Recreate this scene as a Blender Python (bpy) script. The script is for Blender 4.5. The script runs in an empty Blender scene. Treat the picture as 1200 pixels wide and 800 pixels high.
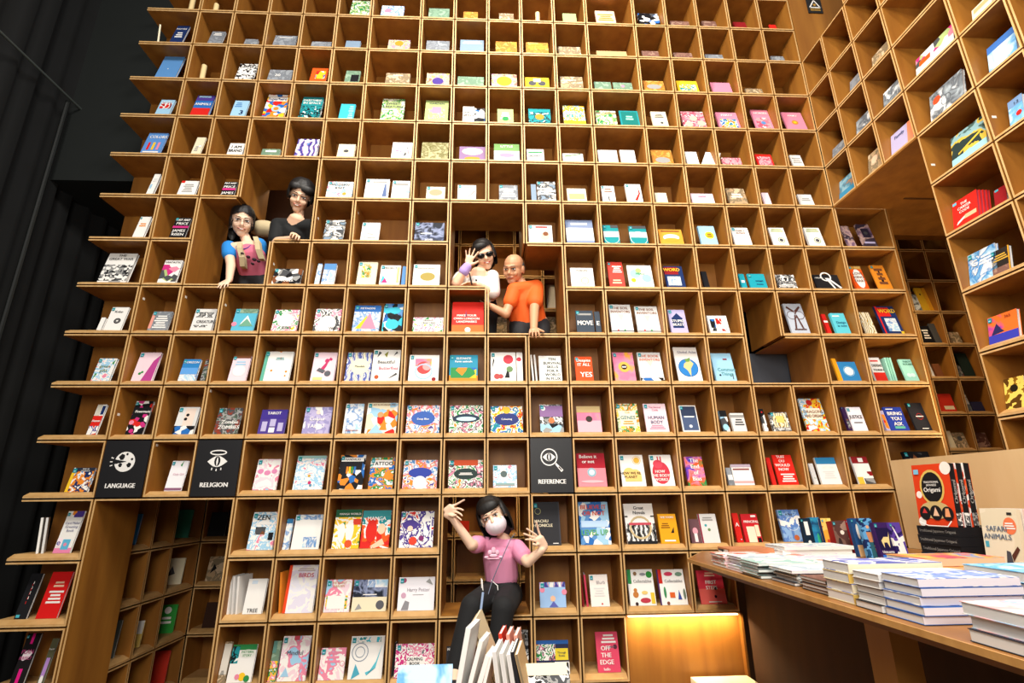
import bpy, bmesh, math, random
from mathutils import Vector, Matrix
random.seed(7)
S = 0.32            # metres per shelf module
H = 1.2519          # module height in units
SC = bpy.context.scene
COL = SC.collection

# ------------------------------------------------------------------ camera
CX, CY, CZ, PITCH, ROLL, YAW, F = 8.51905, -12.05053, -0.0803, 0.295478, 0.0111635, -0.0499803, 600.6424
RM = Matrix.Rotation(YAW, 3, 'Z') @ Matrix.Rotation(PITCH, 3, 'X') @ Matrix.Rotation(ROLL, 3, 'Y')
cam_d = bpy.data.cameras.new('camera')
cam_d.sensor_width = 36.0
cam_d.lens = F / 1200 * 36.0
cam_d.clip_start = 0.02
cam = bpy.data.objects.new('camera', cam_d)
COL.objects.link(cam)
right, fwd, up = RM.col[0], RM.col[1], RM.col[2]
m = Matrix((right, up, -fwd)).transposed().to_4x4()
m.translation = Vector((CX, CY, CZ)) * S
cam.matrix_world = m
SC.camera = cam

# ------------------------------------------------------------------ world and lights
w = bpy.data.worlds.new('world')
SC.world = w
w.use_nodes = True
bg = w.node_tree.nodes['Background']
bg.inputs[0].default_value = (1.0, 0.93, 0.84, 1)
bg.inputs[1].default_value = 0.26

def area(name, loc, target, size, power, col=(1, .93, .84)):
    d = bpy.data.lights.new(name, 'AREA')
    d.shape = 'DISK'; d.size = size; d.energy = power; d.color = col
    o = bpy.data.objects.new(name, d); COL.objects.link(o)
    o.location = Vector(loc) * S
    o.rotation_euler = (Vector(target) * S - o.location).to_track_quat('-Z', 'Y').to_euler()
    return o
area('cool_fill', (4, -15, 19), (4.5, 0, -6), 0.8, 215, (1, .94, .86))
area('cool_fill', (11, -14, 21), (10.5, 0, -6), 0.8, 240, (1, .96, .91))
area('cool_fill', (8.5, -9, 17), (8.5, 0, -2), 0.5, 85, (1, .97, .95))
area('cool_fill', (7, -7, 15), (19, -3, 3), 0.6, 200, (1, .87, .68))
area('cool_fill', (10, -4.5, 17.5), (10, 0, 13), 0.3, 34, (.74, .84, 1))  # added cool fill, stands in for the haze tint on the upper rows
area('cool_fill', (8, -17, 6), (8.5, 0, 4), 2.2, 230, (1, .95, .88))  # added fill lamp behind the camera, evens out the light on faces
area('cool_fill', (13.5, -9, 9), (15.5, -4, -2), 0.5, 48, (1, .95, .88))
area('soffit_bounce_fill', (20.2, -1.4, .9), (20.4, -.8, 8), 0.3, 16, (1, .7, .36))  # unseen lamp added to imitate warm bounce light on the soffit
area('corridor_lamp', (22.5, 3.2, 6.9), (23.5, 3.2, 2), 0.3, 22, (1, .75, .45))
area('corridor_lamp', (9, 3.1, 8.4), (9, 4.5, 6), 0.3, 9, (1, .75, .45))
area('corridor_lamp', (3, 2.9, 10.6), (3, 1, 7), 0.3, 7, (1, .75, .45))
area('corridor_lamp', (9, 3.1, 0.8), (9, 4.5, -2), 0.3, 7, (1, .72, .4))
area('corridor_lamp', (1.6, 2.9, 0.9), (0, 3.4, -2), 0.3, 8, (1, .75, .45))
SC.view_settings.view_transform = 'Standard'
SC.view_settings.look = 'None'
SC.view_settings.exposure = -0.42
SC.view_settings.gamma = 1.0
SC.view_settings.use_curve_mapping = False

# ------------------------------------------------------------------ geometry helpers (pixel of the photo -> point in the room)
def ray(px, py, X=None, Y=None, Z=None):
    d = RM @ Vector(((px - 600) / F, 1, -(py - 400) / F))
    c = Vector((CX, CY, CZ))
    if Y is not None: t = (Y - c.y) / d.y
    elif X is not None: t = (X - c.x) / d.x
    else: t = (Z - c.z) / d.z
    return c + d * t
def zr(r): return (12 - r) * H

# ------------------------------------------------------------------ materials
MAT = {}
def srgb(c): return tuple(((v / 12.92) if v <= .04045 else ((v + .055) / 1.055) ** 2.4) for v in c)
def pal(h):
    return srgb((int(h[0:2], 16) / 255, int(h[2:4], 16) / 255, int(h[4:6], 16) / 255))
PAL = dict(W='f1efea', cr='eadfc0', gy='9a9a98', dg='4b4d50', bk='17171b', rd='d5261f', dr='8e1c22', og='ee5a1c', yl='f2c42c', gn='2f8a4a',
           lg='a9bd7c', ol='8a8a5a', tl='1f8f96', cy='3fbcd2', lb='9fcbe6', bl='2b6cb8', nv='1c3061', pu='4c3a8c', lv='b7b0d6', pk='e58aa4',
           mg='c8327e', br='7b4a2c', tn='c8a676', sl='7e93a8', sk='e9b48c', mt='9fdcc8', pe='f3c6a8', lp='efd3dc', gd='caa03c', sb='5a8fc8', ww='dcdcda')
PAL['or'] = 'e88a2c'
def nm(o): return o.node_tree.nodes, o.node_tree.links
def mat_plain(key, rough=.45, metal=0, col=None, spec=.5, alpha=None):
    if key in MAT: return MAT[key]
    M = bpy.data.materials.new(key); M.use_nodes = True
    N, L = nm(M); b = N['Principled BSDF']
    c = col if col else pal(PAL.get(key, key if len(key) == 6 else 'f1efea'))
    b.inputs['Base Color'].default_value = (*c, 1)
    b.inputs['Roughness'].default_value = rough
    b.inputs['Metallic'].default_value = metal
    b.inputs['Specular IOR Level'].default_value = spec
    MAT[key] = M
    return M
def mat_ply(key, c1, c2, rough=.5, scale=9, stretch=(1, 1, .12)):
    M = bpy.data.materials.new(key); M.use_nodes = True
    N, L = nm(M); b = N['Principled BSDF']
    tc = N.new('ShaderNodeTexCoord'); mp = N.new('ShaderNodeMapping'); ns = N.new('ShaderNodeTexNoise')
    rp = N.new('ShaderNodeValToRGB'); oi = N.new('ShaderNodeObjectInfo'); ad = N.new('ShaderNodeVectorMath')
    mp.inputs['Scale'].default_value = stretch
    ns.inputs['Scale'].default_value = scale; ns.inputs['Detail'].default_value = 5
    L.new(tc.outputs['Object'], ad.inputs[0]); L.new(oi.outputs['Location'], ad.inputs[1])
    L.new(ad.outputs[0], mp.inputs[0]); L.new(mp.outputs[0], ns.inputs['Vector'])
    rp.color_ramp.elements[0].position = .3; rp.color_ramp.elements[1].position = .7
    rp.color_ramp.elements[0].color = (*c1, 1); rp.color_ramp.elements[1].color = (*c2, 1)
    L.new(ns.outputs[0], rp.inputs[0]); L.new(rp.outputs[0], b.inputs['Base Color'])
    b.inputs['Roughness'].default_value = rough
    MAT[key] = M
    return M
PLY = mat_ply('plywood', pal('87541c'), pal('a46d28'))
EDGE = mat_ply('plywood_edge', pal('c89c60'), pal('dbb47c'), .55, 30)
REST = mat_ply('book_rest_wood', pal('c2955a'), pal('d2a86e'), .45, 14)
PANEL = mat_ply('panel_wood', pal('d2ae7c'), pal('dcbc8c'), .5, 6)
def mat_pat(key):
    """key = p|type|scale|c1,c2,..."""
    if key in MAT: return MAT[key]
    _, ty, sc, cs = key.split('|'); cs = cs.split(',')
    M = bpy.data.materials.new('print_' + '_'.join(cs)); M.use_nodes = True
    N, L = nm(M); b = N['Principled BSDF']
    tc = N.new('ShaderNodeTexCoord'); oi = N.new('ShaderNodeObjectInfo'); ad = N.new('ShaderNodeVectorMath')
    L.new(tc.outputs['Object'], ad.inputs[0]); L.new(oi.outputs['Location'], ad.inputs[1])
    if ty == 'v':
        t = N.new('ShaderNodeTexVoronoi'); out = t.outputs['Distance']
        mul = N.new('ShaderNodeMath'); mul.operation = 'MULTIPLY'; mul.inputs[1].default_value = 1.4
        L.new(out, mul.inputs[0]); out = mul.outputs[0]
    elif ty == 'w':
        t = N.new('ShaderNodeTexWave'); t.inputs['Distortion'].default_value = 6; t.inputs['Detail Scale'].default_value = 2; out = t.outputs['Fac']
    elif ty == 'k':
        t = N.new('ShaderNodeTexVoronoi'); sp = N.new('ShaderNodeSeparateColor'); L.new(t.outputs['Color'], sp.inputs[0]); out = sp.outputs[0]
    else:
        t = N.new('ShaderNodeTexNoise'); t.inputs['Detail'].default_value = 3; t.inputs['Distortion'].default_value = .6
        mr = N.new('ShaderNodeMapRange'); mr.inputs[1].default_value = .3; mr.inputs[2].default_value = .7
        L.new(t.outputs[0], mr.inputs[0]); out = mr.outputs[0]
    t.inputs['Scale'].default_value = float(sc) * (1.3 if ty == 'g' else .62 if float(sc) < 40 else .42)
    L.new(ad.outputs[0], t.inputs['Vector'])
    rp = N.new('ShaderNodeValToRGB'); rp.color_ramp.interpolation = 'LINEAR' if ty == 'g' else 'CONSTANT'
    e = rp.color_ramp.elements
    while len(e) < len(cs): e.new(.5)
    for i, c in enumerate(cs):
        e[i].position = i / len(cs); e[i].color = (*pal(PAL.get(c, c)), 1)
    L.new(out, rp.inputs[0]); L.new(rp.outputs[0], b.inputs['Base Color'])
    b.inputs['Roughness'].default_value = .55; b.inputs['Specular IOR Level'].default_value = .15
    MAT[key] = M
    return M
PATS = {}
def cmat(k):
    if k in PATS: return mat_pat(PATS[k])
    return mat_plain(k, .55, spec=.15)

# ------------------------------------------------------------------ mesh helpers
class MB:
    def __init__(s): s.v = []; s.f = []; s.m = []; s.mats = []
    def mi(s, mat):
        if mat not in s.mats: s.mats.append(mat)
        return s.mats.index(mat)
    def poly(s, pts, mat):
        i = len(s.v); s.v += [tuple(p) for p in pts]; s.f.append(tuple(range(i, i + len(pts)))); s.m.append(s.mi(mat))
    def box(s, a, b, mat, front=None):
        x0, y0, z0 = a; x1, y1, z1 = b
        i = len(s.v)
        s.v += [(x0, y0, z0), (x1, y0, z0), (x1, y1, z0), (x0, y1, z0), (x0, y0, z1), (x1, y0, z1), (x1, y1, z1), (x0, y1, z1)]
        for k, q in enumerate([(0, 3, 2, 1), (4, 5, 6, 7), (0, 1, 5, 4), (2, 3, 7, 6), (1, 2, 6, 5), (3, 0, 4, 7)]):
            s.f.append(tuple(i + j for j in q)); s.m.append(s.mi(front if (k == 2 and front) else mat))
    def build(s, name, parent=None, smooth=False):
        me = bpy.data.meshes.new(name); me.from_pydata(s.v, [], s.f)
        for mt in s.mats: me.materials.append(mt)
        me.polygons.foreach_set('material_index', s.m)
        if smooth: me.polygons.foreach_set('use_smooth', [True] * len(s.f))
        me.update()
        o = bpy.data.objects.new(name, me); COL.objects.link(o)
        if parent: o.parent = parent
        return o
def empty(name, loc=(0, 0, 0)):
    o = bpy.data.objects.new(name, None); COL.objects.link(o); o.location = loc
    o.empty_display_size = .05
    return o
def tag(o, label, cat, group=None):
    o['label'] = label; o['category'] = cat
    if group: o['group'] = group
    return o
def struct(o): o['kind'] = 'structure'; return o
def tube(mb, pts, r, mat, n=8, r2=None, caps=True):
    pts = [Vector(p) for p in pts]; rings = []
    base = len(mb.v); k = mb.mi(mat)
    for i, p in enumerate(pts):
        d = (pts[min(i + 1, len(pts) - 1)] - pts[max(i - 1, 0)]).normalized()
        a = d.orthogonal().normalized() if i == 0 else (a - d * a.dot(d)).normalized()
        b_ = d.cross(a); rr = r if r2 is None else r + (r2 - r) * i / (len(pts) - 1)
        for j in range(n):
            t = 2 * math.pi * j / n
            mb.v.append(tuple(p + a * math.cos(t) * rr + b_ * math.sin(t) * rr))
    for i in range(len(pts) - 1):
        for j in range(n):
            mb.f.append((base + i * n + j, base + i * n + (j + 1) % n, base + (i + 1) * n + (j + 1) % n, base + (i + 1) * n + j)); mb.m.append(k)
    if caps:
        mb.f.append(tuple(base + j for j in range(n))[::-1]); mb.m.append(k)
        mb.f.append(tuple(base + (len(pts) - 1) * n + j for j in range(n))); mb.m.append(k)

# glyphs, converted once
GLY = {}
def make_glyphs():
    chars = "ABCDEFGHIJKLMNOPQRSTUVWXYZabcdefghijklmnopqrstuvwxyz0123456789?!'&,.-:"
    cu = bpy.data.curves.new('glyph', 'FONT'); cu.resolution_u = 2; cu.size = 1
    o = bpy.data.objects.new('glyph', cu); COL.objects.link(o)
    def wd(t):
        cu.body = t; bpy.context.view_layer.update(); return o.dimensions.x
    base = wd('II')
    for c in chars:
        adv = wd('I' + c + 'I') - base
        cu.body = c; bpy.context.view_layer.update()
        me = o.to_mesh()
        GLY[c] = ([(v.co.x, v.co.y) for v in me.vertices], [tuple(p.vertices) for p in me.polygons], max(adv, .15))
        o.to_mesh_clear()
    GLY[' '] = ([], [], .28)
    bpy.data.objects.remove(o); bpy.data.curves.remove(cu)
make_glyphs()
def text_width(t): return sum(GLY.get(c, GLY[' '])[2] for c in t)
def add_text(mb, t, cx, cz, size, mat, y=-.001, maxw=None, italic=0, bold=0, shear=0):
    """flat lettering in the XZ plane facing -Y; centred on cx, cz"""
    wt = text_width(t) * size
    sx = 1
    if maxw and wt > maxw: sx = maxw / wt; wt = maxw
    if sx < .75: size *= sx / .75; sx = .75; wt = text_width(t) * size * sx
    x = cx - wt / 2; k = mb.mi(mat)
    offs = [0] if not bold else [-bold * size, 0, bold * size]
    for c in t:
        vs, fs, adv = GLY.get(c, GLY[' '])
        for q, of in enumerate(offs):
            i = len(mb.v)
            mb.v += [(x + of + (vx + italic * vy) * size * sx, y - q * .00012, cz + (vy - .34) * size) for vx, vy in vs]
            for f_ in fs: mb.f.append(tuple(i + j for j in f_)); mb.m.append(k)
        x += adv * size * sx
    return wt

# ------------------------------------------------------------------ books
def book_print(ops, w, h, par):
    """flat print on the cover: ops in cover fractions"""
    mb = MB(); tb = MB(); y = -.0006
    for op in ops.split(';'):
        if not op: continue
        a = op.split(':'); k = a[0]; y -= .0003
        if k == 'T':
            lines = a[1].split('/'); col = cmat(a[2]); cx, cy, lh = map(float, a[3:6])
            bold = .022 if len(a) < 7 else float(a[6])
            for i, t in enumerate(lines):
                add_text(tb, t, cx * w, (cy + ((len(lines) - 1) / 2 - i) * lh) * h, lh * h * .95, col, -.0035, .9 * w, bold=bold)
            continue
        if k == 'S':
            continue
        col = cmat(a[1])
        v = list(map(float, a[2:]))
        if k in 'RP':
            x0, z0, x1, z1 = v[0] * w, v[1] * h, v[2] * w, v[3] * h
            mb.poly([(x0, y, z0), (x1, y, z0), (x1, y, z1), (x0, y, z1)], col)
        elif k == 'C':
            r = v[2] * w; mb.poly([(v[0] * w + r * math.cos(t * math.pi / 9), y, v[1] * h + r * math.sin(t * math.pi / 9)) for t in range(18)], col)
        elif k == 'E':
            mb.poly([(v[0] * w + v[2] * w * math.cos(t * math.pi / 9), y, v[1] * h + v[3] * h * math.sin(t * math.pi / 9)) for t in range(18)], col)
        elif k == 'O':
            r = v[2] * w; r2 = r * (1 - v[3])
            for t in range(18):
                c0, s0, c1, s1 = math.cos(t * math.pi / 9), math.sin(t * math.pi / 9), math.cos((t + 1) * math.pi / 9), math.sin((t + 1) * math.pi / 9)
                X, Z = v[0] * w, v[1] * h
                mb.poly([(X + r * c0, y, Z + r * s0), (X + r * c1, y, Z + r * s1), (X + r2 * c1, y, Z + r2 * s1), (X + r2 * c0, y, Z + r2 * s0)], col)
        elif k == 'L':
            n = int(v[4])
            for i in range(n):
                zz = (v[1] + (v[3] - v[1]) * (i + .5) / n) * h; th = (v[3] - v[1]) / n * h * .28
                sh = (v[2] - v[0]) * (.08 * ((i * 7) % 3))
                mb.poly([((v[0] + sh) * w, y, zz - th), ((v[2] - sh) * w, y, zz - th), ((v[2] - sh) * w, y, zz + th), ((v[0] + sh) * w, y, zz + th)], col)
        elif k == 'Z':
            mb.poly([(v[i] * w, y, v[i + 1] * h) for i in range(0, len(v), 2)], col)
    if mb.f: mb.build('cover_picture', par)
    if tb.f: tb.build('title', par)
def book(loc, w, h, th, bgk, ops='', label='', group=None, lean=12, yaw=0, roll=0, sticker=None, name='book', flat=False, category='book', pages='ww', spine=None):
    """local frame: x along the width, z up the cover, y into the shelf; front cover at y=0"""
    bm_ = MB(); cm = cmat(bgk); t = .0018
    bm_.box((0, 0, 0), (w, t, h), cm); bm_.box((0, th - t, 0), (w, th, h), cm); bm_.box((0, t, 0), (t, th - t, h), cmat(spine) if spine else cm)
    o = bm_.build(name)
    pg = MB(); pg.box((t, t, .002), (w - .003, th - t, h - .002), mat_plain(pages, .8)); pg.build('pages', o)
    if 'S' in ops.split(';'): sticker = True
    if ops: book_print(ops, w, h, o)
    if sticker:
        s_ = MB(); sw = min(.03, w * .2)
        x0, z1 = w * .04, h * .96
        s_.poly([(x0, -.0045, z1 - sw), (x0 + sw * .8, -.0045, z1 - sw), (x0 + sw * .8, -.0045, z1), (x0, -.0045, z1)], cmat('tl'))
        s_.poly([(x0 + sw * .15, -.0048, z1 - sw * .75), (x0 + sw * .6, -.0048, z1 - sw * .75), (x0 + sw * .6, -.0048, z1 - sw * .5), (x0 + sw * .15, -.0048, z1 - sw * .5)], cmat('lb'))
        s_.build('price_sticker', o)
    if flat:
        o.matrix_world = Matrix.Translation(loc) @ Matrix.Rotation(yaw, 4, 'Z') @ Matrix.Rotation(-math.pi / 2, 4, 'X')
    else:
        o.matrix_world = Matrix.Translation(loc) @ Matrix.Rotation(yaw, 4, 'Z') @ Matrix.Rotation(-math.radians(lean), 4, 'X') @ Matrix.Rotation(roll, 4, 'Y')
    tag(o, label, category, group)
    return o

# ================================================================== STRUCTURE
XE = [-1.5, 0, 1, 2, 3, 4, 5, 6.5, 7.5, 8.5, 9.5, 10.5, 11.5, 13, 14, 15, 16, 17, 18.06, 19.56]
SE = [0, .93, 1.9, 2.88, 4.32, 5.27, 6.2, 7.6, 8.6]
G, T = .017, .034
def proj(v):
    c = RM.transposed() @ (Vector(v) - Vector((CX, CY, CZ)))
    if c.y < .2: return (-9e3, -9e3)
    return (600 + F * c.x / c.y, 400 - F * c.z / c.y)
def seen(pts, mrg=90):
    P = [proj(p) for p in pts]
    return max(a for a, b in P) > -mrg and min(a for a, b in P) < 1200 + mrg and max(b for a, b in P) > -mrg and min(b for a, b in P) < 800 + mrg
CUB = {}
def cubby(wu, parent, loc, mat=PLY, rest=True, open_left=False):
    key = (round(wu, 3), mat.name, open_left)
    if key not in CUB:
        mb = MB(); hu = H
        x0, x1, z0, z1 = G, wu - G, G, hu - G
        if open_left: x0 = 0
        B = lambda a, b, fr=EDGE: mb.box([q * S for q in a], [q * S for q in b], mat, fr)
        B((x0, 0, z0), (x1, 1, z0 + T)); B((x0, 0, z1 - T), (x1, 1, z1)); B((x1 - T, 0, z0 + T), (x1, 1, z1 - T))
        if not open_left: B((x0, 0, z0 + T), (x0 + T, 1, z1 - T))
        B((x0, .97, z0), (x1, 1, z1), mat)
        r = MB(); a = x0 + (0 if open_left else T); b = x1 - T; zb = z0 + T
        prof = [(.006, zb), (.006, zb + .012), (.15, zb + .085), (.965, zb + .085), (.965, zb)]
        i = 0
        for x in (a, b): r.v += [(x * S, p[0] * S, p[1] * S) for p in prof]
        for q in [(0, 1, 6, 5), (1, 2, 7, 6), (2, 3, 8, 7), (4, 3, 2, 1, 0), (5, 6, 7, 8, 9), (3, 4, 9, 8)]: r.f.append(q[::-1]); r.m.append(0)
        r.mats.append(REST)
        me1 = mb.build('cubby'); me2 = r.build('book_rest'); CUB[key] = (me1.data, me2.data)
        bpy.data.objects.remove(me1); bpy.data.objects.remove(me2)
    d1, d2 = CUB[key]
    o = bpy.data.objects.new('cubby', d1); COL.objects.link(o); o.parent = parent; o.location = Vector(loc) * S
    if rest:
        q = bpy.data.objects.new('book_rest', d2); COL.objects.link(q); q.parent = o
    return o

OPEN = {(6, 3), (6, 4), (7, 2), (7, 3), (7, 4), (8, 2), (8, 3),
        (7, 8), (7, 9), (8, 8), (8, 9), (8, 10), (9, 9), (9, 10),
        (9, 15), (10, 15), (10, 16),
        (13, 8), (13, 9), (14, 8), (14, 9)}
for r in range(13, 17):
    for c in (1, 2, 3): OPEN.add((r, c))
NOCUB = {(15, 12), (15, 13), (16, 12), (16, 13)} | {(r, c) for r in (14, 15, 16) for c in range(14, 19)}
case = tag(empty('bookcase'), 'tall plywood bookcase of square cubbies that fills the whole back wall', 'bookcase')
for r in range(0, 17):
    for c in range(19):
        if (r, c) in OPEN or (r, c) in NOCUB: continue
        if c == 18 and r < 7: continue
        w_ = XE[c + 1] - XE[c]
        if not seen([(x, 0, z) for x in (XE[c], XE[c + 1]) for z in (zr(r), zr(r - 1))], 60): continue
        cubby(w_, case, (XE[c], 0, zr(r)), open_left=(c == 0))
# boards lining the walk-through openings, 1.5 modules deep
def lining(parent, a, b):
    mb = MB(); mb.box([q * S for q in a], [q * S for q in b], PLY, EDGE); return mb.build('lining_board', parent)
DP = 1.5
# vertical runs
for ci in range(len(XE)):
    for side in (0, 1):     # 0: opening to the right of the edge, 1: to the left
        run = None
        for r in range(0, 18):
            inn = (r, ci) in OPEN if side == 0 else (r, ci - 1) in OPEN
            out = (r, ci - 1) in OPEN if side == 0 else (r, ci) in OPEN
            hit = inn and not out
            if hit and run is None: run = r
            if not hit and run is not None:
                x = XE[ci] + (G if side == 0 else -G - T)
                lining(case, (x, 0, zr(r - 1) + G), (x + T, DP, zr(run - 1) - G)); run = None
for r in range(-1, 17):
    for side in (0, 1):     # 0: opening below line zr(r) (row r+1), 1: opening above (row r)
        run = None
        for c in range(20):
            inn = (r + 1, c) in OPEN if side == 0 else (r, c) in OPEN
            out = (r, c) in OPEN if side == 0 else (r + 1, c) in OPEN
            hit = inn and not out and r < 16
            if hit and run is None: run = c
            if not hit and run is not None:
                z = zr(r) + (-G - T if side == 0 else G)
                # trim against vertical boards
                lining(case, (XE[run] + G + T, 0, z), (XE[c] - G - T, DP, z + T)); run = None
# flat plywood panels of the case
def panel(name, parent, a, b, mat=PLY):
    mb = MB(); mb.box([q * S for q in a], [q * S for q in b], mat); return mb.build(name, parent)
panel('kick_panel', case, (11.52, .12, -5.05), (13.98, .16, zr(14) - .02))
panel('end_panel', case, (13.98, -.02, -5.05), (14.03, .16, zr(14) - .02))
panel('kick_panel', case, (14.03, .1, -5.05), (19.5, .14, zr(13) - .02), mat_ply('shaded_kick_wood', pal('42270f'), pal('523216'), .85, 8))  # plywood coloured darker to paint in the shade under the table
# right end jamb and the doorway ceiling next to the last column
panel('end_panel', case, (19.56, 0, -5.05), (19.60, 1.5, zr(6)))
mb = MB(); mb.box((11.55 * S, .02 * S, (zr(14) - .05) * S), (13.95 * S, .09 * S, (zr(14) - .03) * S), mat_plain('led_diffuser', .4, col=(1, .8, .5)))
led = mb.build('light_strip', case)
e = MAT['led_diffuser'].node_tree.nodes['Principled BSDF']; e.inputs['Emission Color'].default_value = (1, .78, .42, 1); e.inputs['Emission Strength'].default_value = 5
la = area('strip_light', (12.75, -.1, zr(14) - .06), (12.75, .14, zr(14) - 1.2), .05, 9, (1, .74, .40)); la.data.shape = 'RECTANGLE'; la.data.size = 2.3 * S; la.data.size_y = .03

# side bookcase, square to the back wall
side = tag(empty('side_bookcase', (18.06 * S, 0, 0)), 'right-hand plywood bookcase of cubbies standing square to the back wall', 'bookcase')
side.rotation_euler = (0, 0, -math.pi / 2)
for r in range(0, 17):
    for c in range(8):
        if c < 3 and r > 6: continue
        if c < 2 and r < 3: continue
        if not seen([(18.06, -s, z) for s in (SE[c], SE[c + 1]) for z in (zr(r), zr(r - 1))]): continue
        cubby(SE[c + 1] - SE[c], side, (SE[c], 0, zr(r)))
panel('corner_panel', case, (18.06 + G, 0.0, zr(3)), (21.5, .05, zr(-1)))
panel('soffit_board', side, (0, .0, zr(6) - .03), (2.88, 6.5, zr(6) + .012), PLY)
panel('end_panel', side, (2.88 - .005, .04, -5.05), (2.885 + G, 1.0, zr(6) - .03))
dl = MB()
dl.box((2.0 * S, 1.9 * S, (zr(6) - .045) * S), (2.06 * S, 3.6 * S, (zr(6) - .03) * S), mat_plain('soffit_joint', .6, col=pal('54300f')))  # thin darker strips under the soffit board
dl.box((.5 * S, 1.6 * S, (zr(6) - .045) * S), (.56 * S, 5 * S, (zr(6) - .03) * S), MAT['soffit_joint'])
dl.build('soffit_joint', side)

# structure behind: passage with its own cubbies
back = tag(empty('passage_bookcase', (0, 4.9 * S, 0)), 'shaded bookcase in the passage seen through the openings of the back wall', 'bookcase')
for (xs, rows) in (([22.15, 23.15, 24.15, 25.15, 26.15, 27.15], range(4, 13)), ([6.5, 7.5, 8.5, 9.5, 10.5, 11.5, 12.5], range(4, 10)), ([6.5, 7.5, 8.5, 9.5, 10.5], range(12, 16)),
                   ([-.1, 1.4, 2.4], range(13, 17))):
    for r in rows:
        for i in range(len(xs) - 1):
            cubby(xs[i + 1] - xs[i], back, (xs[i], 0, zr(r)))
lefts = tag(empty('nook_bookcase', (-.1 * S, 1.5 * S, 0)), 'side bookcase inside the low opening at the left, under the language sign', 'bookcase')
lefts.rotation_euler = (0, 0, math.pi / 2)
for r in range(12, 17):
    for a, b in ((0, 1), (1, 1.95), (1.95, 3.38)):
        cubby(b - a, lefts, (a, 0, zr(r)))

# room shell
DARK = mat_ply('black_curtain', pal('020303'), pal('040606'), .9, 3)
DGRN = mat_plain('dark_green_paint', .8, col=pal('0e1412'))
FLOORM = mat_ply('floor_boards', pal('5c4530'), pal('6b5038'), .5, 4)
def sbox(name, a, b, mat):
    mb = MB(); mb.box([q * S for q in a], [q * S for q in b], mat); return struct(mb.build(name))
sbox('floor', (-7, -15, -5.15), (30, 6.3, -5.05), FLOORM)
sbox('wall_back', (-7, 6.1, -5.05), (30, 6.3, 24), DARK)
sbox('wall_right', (27.6, -6, -5.05), (27.8, 6.1, 9), PLY)
sbox('light_blocker_1', (-1.6, 1.5, zr(-1)), (19.6, 6.1, zr(-1) + .1), DARK)  # slab added above the passage to block stray light
sbox('light_blocker_2', (18.06, 1.52, 9.2), (27.6, 4.88, 9.3), PLY)  # slab added over the right passage to block stray light
sbox('trim_3', (19.6, 0.0, zr(6)), (27.6, 1.5, zr(6) + .05), PLY)
# low ceilings added over each passage stretch to keep light out
sbox('light_blocker_4', (5.6, 1.5, 10.05), (11.9, 4.9, 10.12), PLY)
sbox('light_blocker_5', (-.1, 1.5, 0.02), (4, 4.9, .08), PLY)
sbox('light_blocker_6', (6.3, 1.5, 1.3), (10.8, 4.9, 1.38), PLY)
sbox('wall_passage', (14.2, 2.6, 1.5), (18.5, 2.7, 5.5), DARK)
sbox('wall_landing', (.4, 3.4, 4.6), (4.8, 3.5, 10.9), mat_ply('brown_slats', pal('3a2216'), pal('4a2c1c'), .6, 8))
# curtain on the left: gentle vertical folds
mb = MB(); n = 90; zs = (-5.05, 24)
for i in range(n + 1):
    y = -14 + i * 20.0 / n; x = -5 + .12 * math.sin(i * 1.9) + .06 * math.sin(i * .7)
    for z in zs: mb.v.append((x * S, y * S, z * S))
for i in range(n): mb.f.append((2 * i, 2 * i + 1, 2 * i + 3, 2 * i + 2)); mb.m.append(0)
mb.mats.append(DARK)
cu = mb.build('wall_left', smooth=True); struct(cu)
cu2 = MB()
for i in range(2):
    pass
q1 = ray(0, 45, X=-4.6); q2 = ray(152, 177, X=-4.6); zz = (q1.z + q2.z) / 2
mb = MB(); tube(mb, [Vector((-4.6, -9, zz)) * S, Vector((-4.6, 6, zz)) * S], .012, mat_plain('rail_metal', .35, col=pal('4a504d')), 8)
rl = mb.build('curtain_rail'); tag(rl, 'thin grey rail running along the black curtain at the left', 'rail')
sbox('ceiling', (-6, -14, 23.5), (-1.6, 6.1, 23.7), DGRN)
# dark green duct box above the curtain
g1 = ray(160, 10, X=-1.9)
dk = MB(); dk.box([-5.05 * S, 2.2 * S, 9.4 * S], [-1.7 * S, 5.8 * S, 22 * S], DGRN)
tag(dk.build('wall_box'), 'dark green boxed-in column behind the left end of the bookcase', 'column')
pl = MB(); a_ = ray(4, 375, X=-4.7); b_ = ray(55, 205, X=-4.7)
ym = (a_.y + b_.y) / 2
tube(pl, [Vector((-4.7, ym, -5.05)) * S, Vector((-4.7, ym, 12)) * S], .02, mat_plain('pole_paint', .5, col=pal('141716')), 8)
tag(pl.build('pole'), 'slim dark pole standing against the black curtain at the left', 'pole')

# slate screen behind the small opening at the right
mb = MB(); mb.box((14.95 * S, 1.62 * S, 2.5 * S), (17.1 * S, 1.66 * S, 3.75 * S), mat_plain('slate', .5, col=pal('4d535c')))
tag(mb.build('screen_panel'), 'slate grey panel behind the small empty opening right of the centre', 'panel')
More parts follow.
